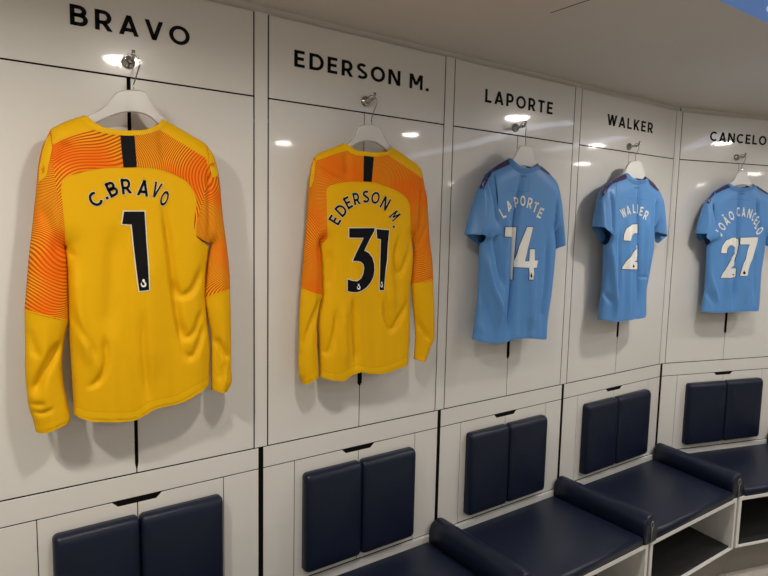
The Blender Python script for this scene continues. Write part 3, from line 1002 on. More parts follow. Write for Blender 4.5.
collar1 = [nl, (86.7, 117.5), (91.7, 122.5), (100, 127.5), (113.3, 130.3), (128.3, 131.3), (143.3, 130.3), (155, 126.2), nr]
shL = [(50.5, 129), (63.3, 122.5), nl]
shR = [nr, (185, 130.8), (205.8, 143)]
slL = [(69.7, 420.8), (69.7, 413), (66.7, 400), (63, 380), (62, 362), (64, 340), (68.3, 320.8)]
slL_in = [(68.3, 320.8), (67.5, 281.7), (66.7, 262), (65, 246.7)]
slL_out = [(50.5, 129), (46.5, 137.5), (41.7, 148.3), (37.5, 170), (36.2, 186), (32.5, 221.7), (28.3, 260), (26.7, 280), (24.2, 310)]
slL_out2 = [(24.2, 310), (25, 345), (25, 370), (28.3, 405), (32.5, 418.3), (35.8, 431.7)]
seamL = [(65, 246.7), (61.5, 225), (59, 205), (55.8, 188), (52.5, 160), (50.5, 129)]
bodyL = [(65, 246.7), (66.5, 262), (67.5, 298), (68.6, 325), (70.8, 361.7), (73.3, 406.7), (73.3, 413.5)]
hem1 = [(73.3, 413.5), (86.7, 418), (110, 419.5), (135, 418), (146, 412), (151, 408.5), (161.7, 405.3), (178.3, 401.7), (193.3, 393.3), (210, 383.3)]
bodyR = [(210, 383.3), (210.5, 345), (207.5, 318), (206.5, 295), (206.5, 275), (209.5, 247)]
seamR = [(193, 236), (195, 213), (200, 195), (206.5, 170), (205.8, 143)]
slR_out = [(205.8, 143), (213.3, 153.3), (218.3, 168.3), (220.8, 183.3), (223.3, 213), (228.3, 251.7), (230.5, 274), (231, 289)]
slR_out2 = [(231, 289), (231.7, 323), (232, 370), (232.5, 382.5), (228.3, 391)]
slR_in2 = [(212, 390.3), (211.7, 361.7), (211.7, 336.7), (208.3, 318.3), (205, 297.5)]
slR_in = [(205, 297.5), (206, 281.7), (208, 262), (211, 244.2)]
flapR = [(211, 244.2), (202, 240), (193, 235)]
flapB = [(209.5, 247), (202, 242), (193, 236)]
for r in (shL, slL, slL_in, slL_out, slL_out2, bodyL): C1.close(r, -0.1)
for r in (shR, bodyR, slR_out, slR_out2, slR_in2, slR_in): C1.close(r, 0.2)
C1.finish()
T1 = C1.piece('torso', [('o', hem1), ('c', bodyR), ('o', flapB), ('o', seamR), ('c', shR[::-1]), ('o', collar1[::-1]), ('c', shL[::-1]), ('o', seamL[::-1]), ('c', bodyL)], M_yellow)
L1 = C1.piece('sleeve', [('c', slL_out), ('o', [(24.2, 310), (45, 315.5), (68.3, 320.8)]), ('c', slL_in), ('o', seamL)], M_orange1, label='left sleeve, orange wave print above the elbow')
L1b = C1.piece('forearm', [('c', slL_out2), ('o', [(35.8, 431.7), (45, 431.5), (58.3, 426.2), (69.7, 420.8)]), ('c', slL), ('o', [(68.3, 320.8), (45, 315.5), (24.2, 310)])], M_yellow, L1, label='plain yellow lower sleeve')
RR1 = C1.piece('sleeve', [('c', slR_out), ('o', [(231, 289), (218, 293.5), (205, 297.5)]), ('c', slR_in), ('o', flapR), ('o', [(193, 235)] + seamR[1:])], M_orange1, label='right sleeve, orange wave print above the elbow')
R1b = C1.piece('forearm', [('c', slR_out2), ('o', [(228.3, 391), (223, 392.5), (212, 390.3)]), ('c', slR_in2), ('o', [(205, 297.5), (218, 293.5), (231, 289)])], M_yellow, RR1, label='plain yellow lower sleeve')
C1.band('cuff', [(36.5, 430.5), (45, 430.5), (58.3, 425.2), (69, 420.2)], 0.001, 0.014, M_yellow2, L1b, eps=0.0014)
C1.band('cuff', [(212.5, 389.3), (221, 391), (228, 390)], 0.001, 0.012, M_yellow2, R1b, eps=0.0014)
C1.band('seam', [(25, 310), (45, 315.5), (67.5, 320.6)], -0.001, 0.0018, M_yellow2, L1b, eps=0.0018)
C1.band('seam', [(206, 297.2), (218, 293.5), (230, 289.3)], -0.001, 0.0018, M_yellow2, R1b, eps=0.0018)
C1.band('hem', [(74.5, 413), (86.7, 417.2), (110, 418.7), (135, 417.2), (146, 411.2), (151, 407.7), (161.7, 404.5), (178.3, 400.9), (193.3, 392.5), (208.5, 383.6)], 0.0, 0.017, M_yellow2, T1, eps=0.0016)
C1.band('stitching', [(74.5, 413), (86.7, 417.2), (110, 418.7), (135, 417.2), (146, 411.2), (151, 407.7), (161.7, 404.5), (178.3, 400.9), (193.3, 392.5), (208.5, 383.6)], 0.017, 0.0188, M_stitch, T1, eps=0.0016)
yoke1 = list(map(tuple, smooth_curve([(52.5, 144.5), (66.7, 138), (80, 133), (91.7, 130)], 5))) + list(map(tuple, smooth_curve([(92, 129.8), (105, 133), (120, 135), (136, 135), (150, 133), (160, 130)], 5)))[1:] + list(map(tuple, smooth_curve([(160.3, 130.2), (182, 143.5), (204.5, 157.5)], 5)))[1:] + \
    list(map(tuple, smooth_curve([(206.5, 160), (208, 172), (204, 195), (199, 213), (194, 234)], 5)))[0:] + list(map(tuple, smooth_curve([(193.6, 233), (195, 213), (196.7, 202), (193, 190.5), (186.7, 181.7), (175, 175), (160, 169.7), (140, 167.5), (120, 167.5), (98.3, 168.7), (80, 172.5), (66, 177.5), (61.5, 184), (62.5, 205), (64.5, 225), (65.3, 244)], 5)))[1:] + \
    list(map(tuple, smooth_curve([(64.5, 241), (61.8, 225), (59.4, 205), (56.3, 188), (53, 160), (52.5, 146)], 5)))[1:]
def cut_poly(pl, a, b, side):
    """half of a polygon on one side of the line a-b"""
    out = []
    f = lambda p: ((b[0] - a[0]) * (p[1] - a[1]) - (b[1] - a[1]) * (p[0] - a[0])) * side
    for p, q in zip(pl, pl[1:] + pl[:1]):
        if f(p) >= 0: out.append(p)
        if f(p) * f(q) < 0:
            t = f(p) / (f(p) - f(q)); out.append((p[0] + (q[0] - p[0]) * t, p[1] + (q[1] - p[1]) * t))
    return out


C1.patch('yoke_panel', cut_poly(yoke1, (127, 130), (130, 170), 1), M_orange1_left, T1, eps=0.0009, label='orange yoke with fine wavy stripes')
YK1 = C1.patch('yoke_panel', cut_poly(yoke1, (127, 130), (130, 170), -1), M_orange1_right, T1, eps=0.0009, label='orange yoke with fine wavy stripes')
C1.patch('back_stripe', [(120, 134.7), (134.2, 134.9), (136.8, 167.2), (123.3, 167.4)], M_print_black, YK1, eps=0.0019, label='black stripe below the collar')
C1.band('collar', [(85, 116.8), (91.7, 123), (100, 128), (113.3, 130.8), (128.3, 131.8), (143.3, 130.8), (155, 126.7), (162.5, 119)], -0.0095, 0.001, M_yellow2, T1, eps=0.0022)
SP = C1.patch('shoulder_panel', [(46.8, 138), (50, 134), (52, 148), (49.5, 160), (46, 176), (38.6, 182), (39.2, 168), (42.8, 150)], M_yellow2, L1, eps=0.0012)
C1.patch('puma_mark', [(40.3, 166), (42.2, 169.5), (43.3, 164), (43.8, 169), (45.2, 165), (44.2, 172.5), (41.8, 174.5), (42.2, 171)], M_orange2, SP, eps=0.0022, step=0.01).ob.name = 'brand_mark'
SP = C1.patch('shoulder_panel', [(207, 146), (212.5, 154.5), (217, 168.5), (218.3, 176), (212, 177.5), (208.8, 163)], M_yellow2, RR1, eps=0.0012)
C1.patch('brand_mark', [(209.5, 164.5), (212, 162.5), (215, 163.5), (213.5, 165), (215.5, 167.8), (212.5, 165.6), (210, 166)], M_orange2, SP, eps=0.0022, step=0.01)
LT1 = [('C', 95.2, 199.2, -43, 0.98), ('.', 107, 198, -30), ('B', 111.8, 189, -26, 1.0), ('R', 126.0, 186.3, -8, 1.0), ('A', 143.3, 188.3, 8, 1.0), ('V', 156.3, 189.8, 20, 0.72), ('O', 164.3, 198.3, 20, 0.55)]
N1 = C1.letters('lettering', LT1, 15.5, 0.93, M_print_black, T1, eps=0.0019)
C1.letters('lettering_outline', LT1, 15.5, 0.93, M_print_grey, N1, grow=0.038, eps=0.0011)
digits(C1, T1, [[(123.9, 211.5), (144.3, 211.5), (145.5, 230), (147.5, 260), (149, 289.8), (139.3, 291), (138, 282), (135.8, 265), (131.5, 224.5), (122, 224)]], [(143.3, 283, 3.0, 4.2)], M_print_black, M_print_grey, M_print_white, 0.0028)

# --- 2: yellow goalkeeper shirt, number 31
hanger(2, 'frosted plastic coat hanger holding the yellow shirt numbered 31', [(357, 128), (361, 125.6), (374, 125.4), (379, 128), (383, 135), (390, 146), (400, 154), (412, 164), (410, 168), (396, 160), (385, 149.5), (375, 142.5), (365, 141), (355, 144), (345, 151), (330, 160), (318, 165), (319, 160), (335, 151), (348, 143), (354, 136)], (369, 101), (371.3, 126.5), 0.072, M_hang_clear)
S2 = shirt_thing(2, 'yellow long-sleeved goalkeeper shirt numbered 31, second from the left', 365, 376, 'shirts hanging on the lockers')
C2 = Cloth(2, S2, 0.072, 0.034, 0.065, [
    ([(354, 296), (355, 330), (357, 369)], 0.012, -0.012, -0.4),
    ([(345, 300), (344, 340), (346, 368)], 0.016, 0.007),
    ([(383, 300), (387, 318), (392, 330), (400, 318), (408, 302)], 0.010, -0.009),
    ([(400, 235), (396, 262), (400, 274), (406, 262), (411, 246)], 0.009, -0.008),
    ([(388, 250), (391, 290), (395, 310)], 0.014, 0.007),
    ([(319, 343), (329, 354), (335, 335), (338, 308)], 0.010, -0.007),
    ([(331, 250), (332, 290)], 0.012, -0.007),
    ([(327, 236), (320, 252)], 0.007, -0.008),
    ([(322, 300), (311, 330), (306, 352)], 0.008, -0.010), ([(306, 350), (303, 372)], 0.005, -0.006),
    ([(416, 312), (425, 330), (432, 342)], 0.008, -0.010), ([(424, 335), (421, 355)], 0.005, -0.006),
    ([(318, 165), (330, 175), (345, 182)], 0.007, -0.004), ([(347, 152), (348, 178)], 0.012, -0.006),
    ([(314, 190), (313, 230)], 0.008, -0.008), ([(422, 190), (421, 235)], 0.008, -0.008), ([(428, 222), (420, 250)], 0.006, -0.005),
])
nl, nr = (342.5, 143.3), (391.3, 145.6)
shL = [(314, 157), (318, 153.4), (329.6, 148.8), nl]
shR = [nr, (404.8, 155), (418.3, 164.9), (421.5, 169.5)]
collar2 = [nl, (348, 147.5), (352.5, 150.6), (360.8, 152), (368, 152.6), (375, 153), (383, 152), (388, 149.5), nr]
slL_out = [(314, 157), (310.8, 165.4), (309.3, 179), (308.2, 188.3), (307.2, 209), (305.6, 229.8), (304, 245), (302.3, 266), (300.6, 288.2)]
slL_out2 = [(300.6, 288.2), (299, 315), (298.5, 340), (298.5, 373), (301, 382.7)]
cufL = [(301, 382.7), (305.8, 383.7), (310.4, 380.5), (318.3, 375.5)]
slL_in2 = [(318.3, 375.5), (317, 345), (316.6, 322), (319, 306), (322, 295.5)]
slL_in = [(322, 295.5), (322.5, 280), (321.5, 262), (319, 243)]
seamL = [(319, 243), (317.4, 221.5), (316, 200.6), (315.2, 180), (314, 157)]
bodyL = [(319, 243), (321, 265), (321.3, 295), (318.2, 320), (319.2, 350), (319.4, 376.5)]
hem2 = [(319.4, 376.5), (326.7, 378.3), (341.3, 379), (349.6, 373.8), (357, 371), (368.3, 373), (380.8, 372.3), (395.4, 367.5), (408, 361.9)]
bodyR = [(408, 361.9), (408.5, 350), (409.4, 320), (409.6, 294), (411.6, 275), (413, 258), (411.5, 237)]
seamR = [(411.5, 237), (411.3, 216), (413, 200), (419.5, 185), (421.5, 169.5)]
slR_out = [(421.5, 169.5), (423.3, 179), (425, 188), (426.7, 195.4), (428.2, 219.4), (429.8, 243.3), (431.9, 258), (433, 279)]
slR_out2 = [(433, 279), (434, 310.8), (434, 339), (430.8, 347), (425, 361.9)]
cufR = [(425, 361.9), (420, 361), (415.2, 357.7)]
slR_in2 = [(415.2, 357.7), (416.3, 331.7), (414, 308.8), (411.8, 284.3)]
slR_in = [(411.8, 284.3), (413, 268), (414.5, 250), (411.5, 237)]
for r in (shL, slL_out, slL_out2, slL_in2, slL_in, bodyL): C2.close(r, -0.05)
for r in (shR, bodyR, slR_out, slR_out2, slR_in2, slR_in): C2.close(r, 0.15)
C2.finish()
T2 = C2.piece('torso', [('o', hem2), ('c', bodyR), ('o', seamR), ('c', shR[::-1]), ('o', collar2[::-1]), ('c', shL[::-1]), ('o', seamL[::-1]), ('c', bodyL)], M_yellow)
L2 = C2.piece('sleeve', [('c', slL_out), ('o', [(300.6, 288.2), (311, 292.5), (322, 295.5)]), ('c', slL_in), ('o', seamL)], M_orange2, label='left sleeve, orange print above the elbow')
L2b = C2.piece('forearm', [('c', slL_out2), ('o', cufL), ('c', slL_in2), ('o', [(322, 295.5), (311, 292.5), (300.6, 288.2)])], M_yellow, L2, label='plain yellow lower sleeve')
RR2 = C2.piece('sleeve', [('c', slR_out), ('o', [(433, 279), (422, 282.5), (411.8, 284.3)]), ('c', slR_in), ('o', seamR)], M_orange2, label='right sleeve, orange print above the elbow')
R2b = C2.piece('forearm', [('c', slR_out2), ('o', cufR), ('c', slR_in2), ('o', [(411.8, 284.3), (422, 282.5), (433, 279)])], M_yellow, RR2, label='plain yellow lower sleeve')
C2.band('cuff', [(301.7, 381.8), (305.8, 383), (310.4, 379.9), (317, 375.7)], 0.001, 0.014, M_yellow2, L2b, eps=0.0014)
C2.band('cuff', [(416, 357.4), (420, 360.2), (424.4, 361.2)], 0.001, 0.014, M_yellow2, R2b, eps=0.0014)
C2.band('seam', [(301.5, 288.5), (311, 292.5), (321.3, 295.4)], -0.001, 0.0018, M_yellow2, L2b, eps=0.0018)
C2.band('seam', [(412.5, 284.2), (422, 282.5), (432.3, 279.2)], -0.001, 0.0018, M_yellow2, R2b, eps=0.0018)
C2.band('hem', [(320.2, 376), (326.7, 377.6), (341.3, 378.3), (349.6, 373.2), (357, 370.4), (368.3, 372.4), (380.8, 371.7), (395.4, 366.9), (407, 361.8)], 0.0, 0.017, M_yellow2, T2, eps=0.0016)

C2.band('stitching', [(320.2, 376), (326.7, 377.6), (341.3, 378.3), (349.6, 373.2), (357, 370.4), (368.3, 372.4), (380.8, 371.7), (395.4, 366.9), (407, 361.8)], 0.017, 0.0188, M_stitch, T2, eps=0.0016)


def chain(*runs, k=4):
    out = []
    for r in runs:
        q = [tuple(p) for p in smooth_curve(r, k)]
        out += q if not out else q[1:] if np.linalg.norm(np.subtract(q[0], out[-1])) < 0.6 else q
    return out


yoke2 = (chain([(317, 160.2), (332, 155), (347, 150.6)], [(347.3, 150.6), (354.6, 154.8), (363, 156), (374, 157.3), (381, 156.5), (388, 155)], [(388.3, 155), (402, 164.5), (415.2, 173.4), (420.3, 177.3)], [(423, 180), (423, 188), (419.5, 202), (416, 217), (413.5, 236)],
                [(411, 235), (410.2, 216), (409.8, 206), (407.6, 199.6), (399.6, 192.3), (386, 186.3), (372.5, 182.2), (360, 181.6), (348.3, 182), (335.8, 183.8), (327, 187.8), (326.7, 200), (327, 220), (327.5, 236)], [(327.3, 238), (323, 243), (320.5, 243)], [(320, 242), (318.2, 221.5), (316.8, 200.6), (316.2, 180), (316, 163)]))
C2.patch('yoke_panel', cut_poly(yoke2, (369, 150), (367, 190), 1), M_orange2_left, T2, eps=0.0009, label='orange yoke with fine stripes')
YK2 = C2.patch('yoke_panel', cut_poly(yoke2, (369, 150), (367, 190), -1), M_orange2_right, T2, eps=0.0009, label='orange yoke with fine stripes')
C2.patch('back_stripe', [(363.6, 155.7), (373.6, 157), (371.4, 181.8), (363.1, 181.5)], M_print_black, YK2, eps=0.0019, label='black stripe below the collar')
C2.band('collar', [(343, 144.3), (348, 148), (352.5, 151.1), (360.8, 152.5), (368, 153.1), (375, 153.5), (383, 152.5), (388, 150), (390.8, 146.6)], -0.0095, 0.001, M_yellow2, T2, eps=0.0022)
C2.patch('shoulder_panel', [(313.2, 160), (315, 161), (314.4, 172), (313.5, 180), (311, 187), (309.2, 187.5), (310, 178), (311.5, 167)], M_yellow2, L2, eps=0.0012)
LT2 = [('E', 334.6, 219.8, -60 + 118 - 118 + 60 - 58, 1.0), ('D', 341, 210.3, -44, 1.0), ('E', 347.8, 202.6, -28, 0.95), ('R', 356.2, 198.7, -12, 0.9), ('S', 365.6, 196.6, 2, 0.95), ('O', 375.2, 197.8, 12, 0.85), ('N', 385, 203.4, 28, 0.85), ('M', 394.4, 215.8, 48, 0.68, 0.92), ('.', 393.4, 226.7, 55, 0.9)]
N2 = C2.letters('lettering', LT2, 12.2, 0.88, M_print_black, T2, eps=0.0019)
C2.letters('lettering_outline', LT2, 12.2, 0.88, M_print_grey, N2, grow=0.038, eps=0.0011)
digits(C2, T2, [
    [(348.9, 228.2), (374.4, 228), (374, 231)] + [(369.5, 239), (364, 250.5), (368.5, 253), (372, 257.5), (374, 264), (374.2, 270), (373, 277), (370, 283), (366, 287.5), (361, 290.9), (357, 292), (352, 292), (347.4, 291), (347.4, 279.2), (352, 280.8), (357, 281.2), (360.8, 278.6), (363, 274), (364, 268), (363, 264), (360.5, 261.8), (357, 260.9), (352.5, 260.9), (355.5, 254), (363.5, 237.8), (348.9, 237.6)],
    [(376.2, 229), (389, 230.2), (387.5, 245), (385.5, 268), (383.6, 290), (379.2, 290.2), (380, 262), (380.6, 239.3), (376.8, 238.4)]],
    [(358.3, 286.6, 1.8, 3.0), (381.3, 284.5, 1.3, 3.0)], M_print_black, M_print_grey, M_print_white, 0.0028)

# --- 3: sky-blue shirt, number 14
hanger(3, 'white plastic coat hanger holding the blue shirt numbered 14', [(517, 150), (519.2, 147.2), (524, 146), (529.2, 147), (531.5, 151), (534, 161), (540, 167), (550, 177), (548, 180), (538, 173), (531, 168), (524, 166), (516, 167), (508, 170), (496, 177), (493, 175), (502, 166), (511.9, 160), (515.5, 154)], (521, 129), (525.4, 147.4), 0.072, M_hang)
S3 = shirt_thing(3, 'sky-blue short-sleeved shirt numbered 14 in the middle of the row', 510, 339, 'shirts hanging on the lockers')
C3 = Cloth(3, S3, 0.072, 0.036, 0.07, [
    ([(522, 178), (517, 205), (514, 232), (512.5, 280), (507, 338)], 0.016, -0.0150, -0.7),
    ([(508, 200), (505, 260), (500, 330)], 0.020, 0.006),
    ([(530, 260), (530, 330)], 0.030, 0.008),
    ([(487, 250), (492, 285), (498, 306), (496, 328)], 0.012, 0.010),
    ([(482, 252), (486, 290), (491, 322)], 0.010, -0.008),
    ([(495, 232), (499, 262), (503, 290)], 0.010, -0.007),
    ([(478, 300), (484, 335)], 0.010, 0.006),
    ([(548, 235), (546, 290), (540, 330)], 0.014, -0.006),
    ([(487, 182), (483, 210), (478.5, 238)], 0.010, 0.009, 0.5),
    ([(492, 175), (494, 200), (496, 226)], 0.006, -0.007),
    ([(558, 200), (556, 235)], 0.008, -0.006),
])
nl, nr = (508.9, 158), (537.6, 163)
shL = [(490, 169), (501.9, 161.9), nl]
shR = [nr, (542.5, 166.6), (550.3, 173.6)]
collar3 = [nl, (513.6, 164), (520.6, 167.6), (526, 168.3), (531, 167.4), (535.4, 165), nr]
slL_out = [(490, 169), (484.7, 174.4), (479.2, 185.3), (475.3, 196), (469.8, 213.4), (464.2, 234.5)]
cufL = [(464.3, 234.3), (471, 234.2), (477.5, 234.8)]
cufL2 = [(477.5, 234.8), (478.6, 239.5)]
cufL3 = [(478.6, 239.5), (485, 237), (492.5, 233)]
slL_in = [(496.8, 231.3), (488, 240), (482.5, 248)]
seamL = [(492.5, 233), (492.3, 218), (491.5, 202.5), (490.6, 185), (490, 169)]
topL = [(493.3, 202.5), (489, 217), (484, 231), (480, 243)]
bodyL = [(480, 243), (479, 255), (478.6, 270), (477.8, 294.5), (474.2, 326), (472, 339.4)]
hem3 = [(472, 339.4), (479.8, 341.2), (492, 342.3), (503, 341.5), (509.2, 339.2), (518, 338), (529.5, 337.8), (540.8, 338.8), (546.4, 337.4)]
bodyR = [(546.4, 337.4), (547.5, 319.3), (551, 294.5), (554.3, 265), (555.5, 246), (554.5, 232)]
seamR = [(554.5, 232), (553.5, 212), (553, 192), (550.3, 173.6)]
slR_out = [(550.3, 173.6), (556.6, 181.4), (560.5, 196), (562.8, 215), (565.6, 243.7)]
cufR = [(565.6, 243.7), (560, 247.5), (555.5, 249.8)]
slR_in = [(555.5, 249.8), (555.3, 240), (554.5, 232)]
for r in (shL, slL_out, bodyL): C3.close(r, -0.05)
for r in (shR, bodyR, slR_out, slR_in): C3.close(r, 0.2)
C3.finish()
T3 = C3.piece('torso', [('o', hem3), ('c', bodyR), ('o', seamR), ('c', shR[::-1]), ('o', collar3[::-1]), ('c', shL[::-1]), ('o', [(493.3, 202.5), (491.3, 185), (490, 169)][::-1] + topL[1:]), ('c', bodyL)], M_blue)
L3 = C3.piece('sleeve', [('c', slL_out), ('o', cufL), ('o', cufL2), ('o', cufL3), ('o', seamL)], M_blue, lift=0.014)
C3.lining([(464.6, 234), (471, 232), (479, 233), (483, 240), (481, 247), (475.5, 243)], M_blue, L3)
R3_ = C3.piece('sleeve', [('c', slR_out), ('o', cufR), ('c', slR_in), ('o', seamR)], M_blue)


def blue_extras(C, T, L, collar, purpL, purpR, lab, letters, hpx, wk, polys, marks, neck_mark, yoke_lines, hem, cuf, sleeve_panel, brand):
    C.decor = True
    C.band('collar', collar, -0.014, 0.0012, M_blue2, T, eps=0.0022, label='ribbed collar')
    C.band('stitching', collar, -0.0165, -0.0142, M_dim, T, eps=0.0014)
    C.patch('shoulder_panel', purpL, M_purple, T, eps=0.0012, step=0.003, label='dark purple shoulder panel')
    C.patch('shoulder_panel', purpR, M_purple, T, eps=0.0012, step=0.003, label='dark purple shoulder panel')
    sp = C.patch('sleeve_panel', sleeve_panel, M_purple, L, eps=0.0012, label='dark purple sleeve panel')
    C.patch('brand_mark', brand, M_lilac, sp, eps=0.0024, step=0.01)
    n = C.letters('lettering', letters, hpx, wk, M_print_white, T, eps=0.0016, w=0.185)
    num = digits(C, T, polys, marks, M_print_white, M_print_dark, M_print_black, 0.0027, solid=True)
    C.patch('neck_mark', neck_mark, M_dim, T, eps=0.0014, step=0.01, label='small dark mark under the collar')
    for yl in yoke_lines:
        C.band('stitching', yl, -0.0007, 0.0007, M_dim, T, eps=0.0010)
    C.band('hem', hem, 0.0, 0.012, M_blue, T, eps=0.0014)
    C.band('cuff', cuf, 0.0, 0.010, M_blue, L, eps=0.0014)


blue_extras(C3, T3, L3, [(509.6, 159.4), (514, 164.8), (520.6, 168.3), (526, 169), (531, 168.1), (535.4, 165.7), (537, 164)],
            [(507.2, 159.5), (509.9, 164.4), (497.4, 169.7), (490.9, 172.4), (491, 169.8), (497, 165.5)], [(539.4, 165.6), (544, 168.4), (549.5, 173.4), (548.8, 175), (544, 171.6), (539.8, 168.6)], '',
            [('L', 502.3, 213, -28, 0.95), ('A', 509, 206, -20, 0.9), ('P', 516, 202.2, -9, 0.85), ('O', 522.6, 200.8, 0, 0.75), ('R', 529.6, 203, 12, 0.95), ('T', 535.2, 207.2, 18, 0.9), ('E', 540.2, 213, 24, 1.0)], 10.6, 0.72,
            [[(505.2, 227), (516, 227.3), (515, 240), (513.6, 258), (512, 279.6), (510, 279.6), (510, 258), (510.2, 237.2), (504.4, 236.4)],
             [(526.8, 227), (532.9, 227), (529, 243), (524.7, 261.2), (529, 261.2), (529.6, 249.2), (534.5, 249.2), (534.5, 260.4), (538, 260.4), (536.3, 267.8), (533.5, 267.8), (533, 279.6), (528.8, 279.6), (528.8, 267.8), (513.4, 267), (513.6, 261), (519, 246)]],
            [(530.9, 275, 0.9, 2.6)], [(520.8, 175), (526.6, 175.4), (526.4, 177.4), (520.9, 177)],
            [[(529.3, 170), (527.8, 191.3)], [(508, 190.8), (518, 191.4), (530, 191.3)]],
            [(473, 338.8), (479.8, 340.6), (492, 341.7), (503, 340.9), (509.2, 338.6), (518, 337.4), (529.5, 337.2), (540.8, 338.2), (545.6, 337)], [(479.2, 238.8), (485, 236.4), (491.5, 232.8)],
            [(489.6, 170.8), (491.4, 173), (488, 179), (483.5, 189.6), (478.2, 188.4), (480.8, 182), (485, 174.8)], [(480.3, 181.8), (482.2, 183.2), (485.3, 179.9), (483, 184), (483.2, 187.3), (481.6, 184.6)])

# --- 4: sky-blue shirt, number 2
hanger(4, 'white plastic coat hanger holding the blue shirt numbered 2', [(627, 165.5), (630, 162.2), (635, 161), (640, 161.6), (642.3, 167.5), (645, 175.6), (650, 181), (657, 187), (655, 190), (648, 185), (642, 180.5), (636, 178.5), (630, 179.5), (622, 182), (612, 187), (610, 185), (617, 178.5), (623.5, 173), (625.5, 169)], (634, 155), (635.5, 162), 0.072, M_hang)
S4 = shirt_thing(4, 'sky-blue short-sleeved shirt numbered 2, left of the wall corner', 620, 319, 'shirts hanging on the lockers')
C4 = Cloth(4, S4, 0.076, 0.040, 0.075, [
    ([(638, 186), (638.2, 215), (638.3, 260), (638.6, 300), (637.5, 317)], 0.020, -0.0120, -0.85),
    ([(629, 215), (628, 260), (629, 316)], 0.022, 0.005),
    ([(614, 240), (615, 280), (616, 318)], 0.012, 0.008),
    ([(604, 262), (608, 285), (613, 304)], 0.010, -0.010),
    ([(620, 230), (620, 300)], 0.010, -0.005),
    ([(648, 215), (646, 250), (644, 276)], 0.014, 0.007),
    ([(640, 277), (649, 277.5)], 0.006, -0.003),
    ([(607, 190), (605, 212), (602.5, 236)], 0.010, 0.008, 0.5),
    ([(613, 190), (612, 215), (611, 236)], 0.008, -0.008),
    ([(657, 200), (656, 225)], 0.008, -0.006), ([(656, 226), (659, 236)], 0.006, -0.006),
])
nl, nr = (624.3, 172.8), (646.4, 176.3)
shL = [(611, 180), (617, 176.5), nl]
shR = [nr, (653, 181.5), (659.5, 190)]
collar4 = [nl, (627.5, 176.8), (632, 179.6), (637.3, 180.6), (642.5, 179.2), nr]
slL_out = [(611, 180), (604.7, 184.7), (600.8, 188.6), (597, 197.8), (593.9, 212), (591.4, 226.3)]
cufL = [(591.4, 226.3), (595, 226.8), (600, 230.3), (604.8, 237.3)]
cufL3 = [(604.8, 237.3), (606.8, 235)]
slL_in = [(608, 238.5), (605, 241.5), (603.5, 244)]
seamL = [(606.8, 235), (607.6, 218.6), (608.6, 200), (611, 180)]
topL = [(608.8, 206), (606, 220), (604, 234), (603, 245)]
bodyL = [(603, 245), (602.6, 256), (601.7, 282), (599, 304.7), (597.4, 318.5)]
hem4 = [(597.4, 318.5), (602.6, 320.3), (614.7, 320.8), (626.9, 319.4), (637.3, 317.7), (642.5, 316.3), (646, 313.3)]
bodyR = [(646, 313.3), (646.8, 287.3), (648.6, 276.9), (653.2, 250), (654.2, 236), (654.5, 228)]
seamR = [(654.5, 228), (656, 210), (659, 200), (659.5, 190)]
slR_out = [(659.5, 190), (663.3, 199), (665.3, 214.7), (666.8, 236.8)]
cufR = [(666.8, 236.8), (662, 233.5), (658.5, 232), (655.8, 236)]
slR_in = [(655.8, 236), (654.8, 232), (654.5, 228)]
for r in (shL, slL_out, bodyL): C4.close(r, -0.2)
for r in (shR, bodyR, slR_out, slR_in): C4.close(r, 0.3)
C4.finish()
T4 = C4.piece('torso', [('o', hem4), ('c', bodyR), ('o', seamR), ('c', shR[::-1]), ('o', collar4[::-1]), ('c', shL[::-1]), ('o', [(608.8, 206), (609.5, 197), (611, 180)][::-1] + topL[1:]), ('c', bodyL)], M_blue)
L4 = C4.piece('sleeve', [('c', slL_out), ('o', cufL), ('o', cufL3), ('o', seamL)], M_blue, lift=0.014)
C4.lining([(591.8, 226), (597, 225), (604, 230), (606, 237.5), (603, 242.5), (599, 240)], M_blue, L4)
R4_ = C4.piece('sleeve', [('c', slR_out), ('o', cufR), ('c', slR_in), ('o', seamR)], M_blue)
C4.lining([(666.6, 236.4), (659, 229), (654.5, 234), (655, 242), (658, 243.6)], M_blue, R4_)
blue_extras(C4, T4, L4, [(624.8, 174), (627.7, 177.4), (632, 180.2), (637.3, 181.2), (642.5, 179.8), (646, 177)],
            [(624.6, 174), (627.2, 178.7), (619, 181.4), (612, 184), (611.8, 181), (617, 177.3)], [(647.2, 178), (651, 180.3), (655.5, 185), (658.8, 190), (657.6, 191), (653.5, 188), (649.5, 183.6)], '',
            [('W', 623.3, 213.2, -22, 0.72), ('A', 628.2, 210.2, -12, 0.8), ('L', 633.8, 208.6, -3, 0.8), ('|', 637.2, 209, 2, 0.9), ('E', 641.2, 211.3, 12, 0.95), ('R', 645.8, 215.2, 22, 0.95)], 9.0, 0.66,
            [[(623.2, 240.4), (623.8, 234.5), (626.4, 228.2), (631.4, 224.6), (637.2, 223.7), (637.2, 233.2), (634.2, 233.4), (631.6, 236), (630.2, 240.8)],
             [(637.1, 244.7), (637.1, 257), (634, 262), (637.1, 262.2), (637.1, 269.2), (621.7, 269), (622, 267.4), (628, 259)]],
            [(633.2, 265.8, 1.0, 1.7)], [(634.3, 187), (639.2, 187.2), (639.1, 188.5), (634.2, 188.3)],
            [[(627.5, 198.3), (636, 198.8), (645, 200)]],
            [(598.2, 318.2), (602.6, 319.8), (614.7, 320.3), (626.9, 318.9), (637.3, 317.2), (642.5, 315.8), (645.4, 313.4)], [(592.4, 226), (595.5, 226.6), (600, 229.8), (604, 235.6)],
            [(610.8, 181.8), (611.6, 184.4), (607.5, 188.5), (603.6, 195.5), (599.6, 198.6), (597.8, 198.6), (601.2, 189.8), (605, 185.4)], [(602.3, 190.4), (604, 191.6), (606.3, 188.4), (604.9, 192), (605, 194.4), (603.6, 192.6)])

